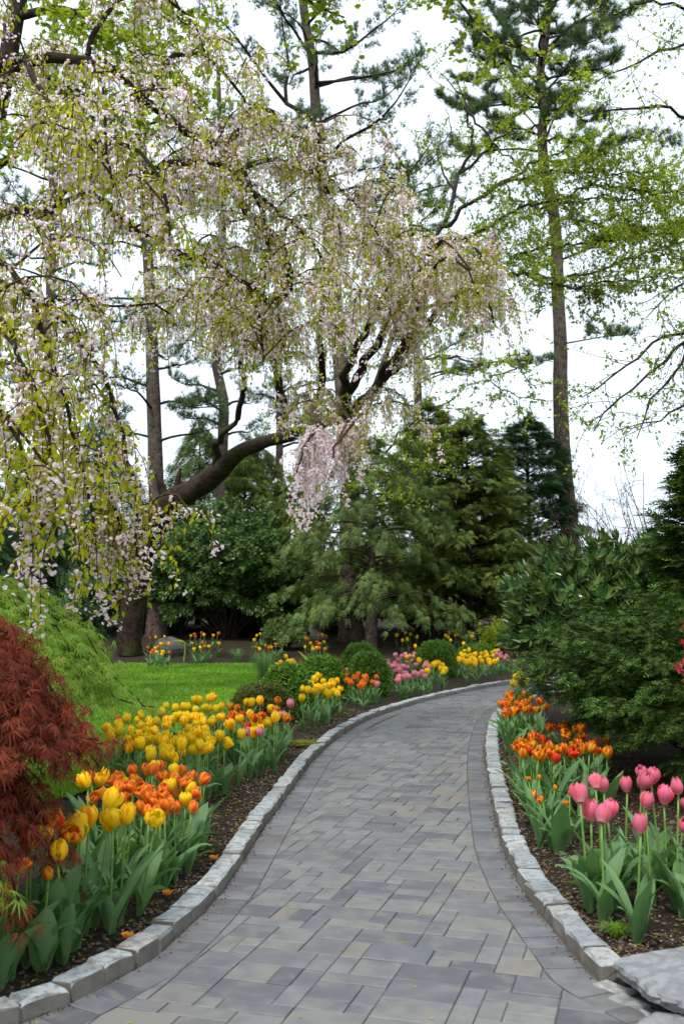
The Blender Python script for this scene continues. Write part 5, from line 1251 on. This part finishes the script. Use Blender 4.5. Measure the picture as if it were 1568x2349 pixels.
def slab(name, label, px, ztop, thick, seed, mat='slab'):
    r = np.random.default_rng(seed); P = np.array([ground(x, y, ztop)[:2] for x, y in px])
    if poly_area(P) < 0: P = P[::-1]
    # densify and roughen the outline
    Q = []
    for i in range(len(P)):
        a, c = P[i], P[(i + 1) % len(P)]
        for k in range(5): Q.append(a + (c - a) * k / 5 + r.normal(0, .005, 2))
    Q = np.array(Q); c = Q.mean(0); n = len(Q); mb = MB()
    rings = [(.55, 0.006), (.9, 0.0), (.975, -.006), (1.0, -.02), (.985 , -thick * .45), (.93, -thick * .7), (.9, -thick)]
    V = [np.r_[c, ztop + .004]]
    for f, dz in rings:
        j = r.normal(0, .005 if dz < -.01 else .001, (n, 2))
        V += [np.r_[c + (q - c) * f + jj, ztop + dz + r.normal(0, .0015)] for q, jj in zip(Q, j)]
    T = [(0, 1 + i, 1 + (i + 1) % n) for i in range(n)]
    Qd = [(1 + a * n + i, 1 + (a + 1) * n + i, 1 + (a + 1) * n + (i + 1) % n, 1 + a * n + (i + 1) % n) for a in range(len(rings) - 1) for i in range(n)]
    mb.add(np.array(V), T, Qd); return tag(mb.build(name, M[mat]), label, 'slab')
slab('stone_slab', 'flat rough pale stone slab beside the pink tulips', [(1406, 2203), (1440, 2186), (1500, 2176), (1568, 2168), (1720, 2172), (1760, 2330), (1600, 2305), (1530, 2285), (1480, 2262), (1440, 2228)], .115, .055, 5)
slab('stone_slab', 'lower stone slab in the bottom corner under the flat one', [(1440, 2349), (1500, 2320), (1620, 2325), (1760, 2345), (1780, 2420), (1480, 2420)], .05, .09, 6)
flush_pts = [(1386, 2262), (1420, 2292), (1452, 2322), (1485, 2352)]
for i_, (x, y) in enumerate(flush_pts):
    p = ground(x + 22, y, .01)
    o = link('edging_stone', STONES[i_], None, (p[0], p[1], .008 - .003 * i_), (0, 0, math.radians(-55)), (.15, .075, .05))
    tag(o, ('worn flush edging stone next to the kerb end', 'worn flush edging stone, second from the kerb end', 'worn flush edging stone, third from the kerb end', 'worn flush edging stone in the bottom corner')[i_], 'edging stone', 'flush edging stones')

# ------------------------------------------------------------------ small plants
def tuft(name, label, base, n, h, spread, mat, seed, w=.004, cat='plant'):
    global rng
    rng = np.random.default_rng(seed); mb = MB(); B = np.array(base, float)
    for k in range(n):
        az = rng.uniform(0, 6.28); d = A(math.cos(az), math.sin(az), 0); L = h * rng.uniform(.6, 1.1); s = spread * rng.uniform(.2, 1)
        o = B + d * .25 * s * rng.random(); S = A(-d[1], d[0], 0) * w
        P = [o, o + d * s * .3 + A(0, 0, L * .6), o + d * s * .7 + A(0, 0, L * .95), o + d * s * 1.1 + A(0, 0, L * .85)]
        mb.add(np.array([P[0] - S, P[0] + S, P[1] - S, P[1] + S, P[2] - S * .7, P[2] + S * .7, P[3]]), [(0, 1, 3), (0, 3, 2), (2, 3, 5), (2, 5, 4), (4, 5, 6)])
    return tag(mb.build(name, M[mat]), label, cat)
g0 = ground(1412, 2150, .04); tuft('grass_tuft', 'small bright green grass tuft beside the stone slab', g0, 190, .055, .10, 'grass', 11, .002)
g0 = ground(688, 1708, .04); tuft('moss_patch', 'flat lime green mossy patch beside the kerb', g0, 600, .025, .22, 'moss', 12, .004)
g0 = gp(606, 17.5); tuft('sedge', 'pale arching grass clump at the corner of the lawn', g0, 120, .5, .4, 'sedge', 13, .006)
g0 = gp(545, 22.3); tuft('sedge', 'thin grassy clump at the lawn end between the tulips', g0, 60, .3, .25, 'sedge', 14, .006)
g0 = gp(470, 22.4); tuft('sedge', 'wispy grassy clump at the lawn end beside the under-evergreen tulips', g0, 50, .25, .35, 'sedge', 15, .006)
def leaf_plant(label, base, H, L, W, tilt, az, seed):
    rng_ = np.random.default_rng(seed); root = thing('leaf_plant', label, 'plant', base); B = np.array(base, float)
    st = MB(); d = A(math.cos(az), math.sin(az), 0); top = B + A(0, 0, H)
    st.tube(smooth_path([B, B + A(0, 0, H * .6) - d * .02, top], 7), .022, .012, 7)
    st.build('stalk', M['stem'], root, True)
    mb = MB(); V = []; S = A(-d[1], d[0], 0); ax = d * math.cos(tilt) + A(0, 0, math.sin(tilt)); nn = np.cross(S, ax)
    for k in range(9):
        v = k / 8; w = W * math.sin(PI * min(1, .06 + .94 * v)) ** .7
        for u in (-1, -.5, 0, .5, 1): V.append(top + ax * L * v + S * u * w - nn * abs(u) * w * .35 + nn * .12 * L * v * v)
    mb.add(np.array(V), None, [(k * 5 + c, k * 5 + c + 1, (k + 1) * 5 + c + 1, (k + 1) * 5 + c) for k in range(8) for c in range(4)])
    mb.build('leaf', M['maple_leaf'], root, True)
leaf_plant('lone broad yellow-green leaf on a stalk at the lawn end', gp(424, 22.6), .42, .26, .10, .25, PI, 1)
leaf_plant('upright furled pale yellow leaf behind the broad boxwood', gp(718, 15.5), .30, .40, .075, 1.05, PI * .95, 2)

# floodlight and conduit on the tall pine
p = at(1286, 1040, PA)
root = thing('floodlight', 'small black floodlight fixed to the tall pine trunk', 'lamp', (p[0] - .34, p[1] - .16, p[2]))
B = np.array(root.location); mb = MB(); mb.tube(np.array([B + A(.3, .14, .0), B + A(.15, .07, -.02), B + A(0, 0, 0)]), .015, .015, 6); mb.build('bracket', M['black'], root)
mb = MB(); mb.tube(np.array([B + A(.03, -.04, .02), B + A(-.0, .0, 0), B + A(-.03, -.05, -.05), B + A(-.06, -.09, -.10)]), .05, .085, 10, radii=[.03, .06, .075, .085]); mb.build('housing', M['black'], root, True)
p1, p2 = at(1318, 1180, PA), at(1322, 1100, PA)
mb = MB(); mb.tube(np.array([A(p1[0], PA - .45, .5), A(p1[0], PA - .42, 2.2), A(p1[0] - .03, PA - .38, 4.4)]), .025, .025, 8); tag(mb.build('conduit', M['pipe'], None, True), 'pale conduit running up the foot of the tall pine', 'pipe')

# ------------------------------------------------------------------ loose stuff: bark chips, pebbles, moss, fallen bud scales
rng = np.random.default_rng(95)
CHIP = tmpl([(-.5, -.25, 0), (.5, -.2, .05), (.45, .25, 0), (-.45, .22, .06), (-.4, -.18, .22), (.42, -.12, .25), (.35, .2, .2), (-.4, .15, .24)], [(4, 5, 6), (4, 6, 7), (0, 1, 5), (0, 5, 4), (1, 2, 6), (1, 6, 5), (2, 3, 7), (2, 7, 6), (3, 0, 4), (3, 4, 7)])
def bed_points(C, sign_out, n, w, y0, y1):
    i = (rng.random(n) * (len(C) - 1)).astype(int); T = unit(np.gradient(C, axis=0))[i]; Nn = np.stack([T[:, 1], -T[:, 0]], 1) * sign_out
    d = .125 + w * rng.random(n) ** 1.3
    P = C[i] + T * rng.normal(0, .05, (n, 1)) + Nn * d[:, None]; k = (P[:, 1] > y0) & (P[:, 1] < y1); P = P[k]
    return np.c_[P, gz(P[:, 0], P[:, 1]) + .004]
lp, rp = bed_points(LK, -1, 13000, .75, 2.9, 13), bed_points(RKV, 1, 17000, 1.2, 2.9, 10)
rp = rp[rp[:, 0] < 3.5]
BP = np.vstack([lp, rp, np.c_[U(.95, 2.3, 2500), U(3.2, 4.4, 2500), np.full(2500, .045)]])
BP = BP[path_depth(BP) < -.13]
k = rng.random(len(BP)); n = len(BP)
def flat_dirs(n): a = U(0, 2 * PI, n); return np.stack([np.cos(a), np.sin(a), rng.normal(0, .2, n)], 1), rng.normal(0, .35, (n, 3)) + A(0, 0, 1)
for lo, hi, nm, mt, s0, s1, lab in ((0, .66, 'bark_mulch', 'chip', .010, .034, 'dark bark mulch covering the tulip beds'), (.66, .82, 'gravel', 'pebble', .005, .014, 'pale grit scattered through the mulch'), (.82, 1.01, 'bud_litter', 'litter', .006, .016, 'yellow bud scales fallen on the mulch')):
    s = (k >= lo) & (k < hi); P = BP[s]; X, up = flat_dirs(len(P)); b = MB(); b.scatter(CHIP, P, X, up, U(s0, s1, len(P)))
    tag(b.build(nm, M[mt]), lab, nm.split('_')[-1], kind='stuff')
n = 900
P = np.c_[U(-1.3, 3.0, n), 3 + 11 * rng.random(n) ** 1.2, np.full(n, .003)]; P = P[path_depth(P) > .02]
edge = path_depth(P); P = P[(rng.random(len(P)) < .55) | (edge < .1)]
X, up = flat_dirs(len(P)); b = MB(); b.scatter(CHIP, P, X, up, U(.006, .015, len(P)))
pe = []
for C_, sg in ((LK, 1), (RKV, -1)):
    m_ = 1500; i_ = (rng.random(m_) * (len(C_) - 1)).astype(int); T_ = unit(np.gradient(C_, axis=0))[i_]; N_ = np.stack([T_[:, 1], -T_[:, 0]], 1) * sg
    pe.append(np.c_[C_[i_] + N_ * (.004 + np.abs(rng.normal(0, .02, (m_, 1)))) + T_ * rng.normal(0, .04, (m_, 1)), np.full(m_, .002)])
pe = np.vstack(pe); pe = pe[(pe[:, 1] > 2.8) & (pe[:, 1] < 13)]
X2, up2 = flat_dirs(len(pe)); d_ = MB(); d_.scatter(CHIP, pe, X2, up2, U(.004, .013, len(pe)))
tag(d_.build('kerb_dirt', M['chip']), 'brown crumbs of earth along the foot of the kerbs', 'dirt', kind='stuff')
tag(b.build('fallen_scales', M['litter']), 'tiny yellow bud scales scattered over the pavers', 'litter', kind='stuff')
for (x, y, lab) in ((392, 2052, 'fallen orange tulip petal on the mulch beside the kerb'), (298, 2150, 'fallen brown-orange petal on the mulch, nearest the kerb corner'), (480, 1975, 'fallen orange petal on the kerb edge')):
    g0 = ground(x, y, .05); V, Q, uvs = petal_grid(0, 1, .3, .05, .03, random.Random(int(x)))
    mb = MB(); mb.add(V, None, Q, 0, uvs); me = mb.mesh('fallen_petal', M['t_orange'], True)
    o = link('fallen_petal', me, None, (g0[0], g0[1], .085), (0, math.radians(80), rnd.uniform(0, 6))); tag(o, lab, 'petal', 'fallen petals')
print('tulips', NT[0], 'objects', len(bpy.data.objects), 'tris', sum(len(m.loops) - 2 * len(m.polygons) for m in bpy.data.meshes))
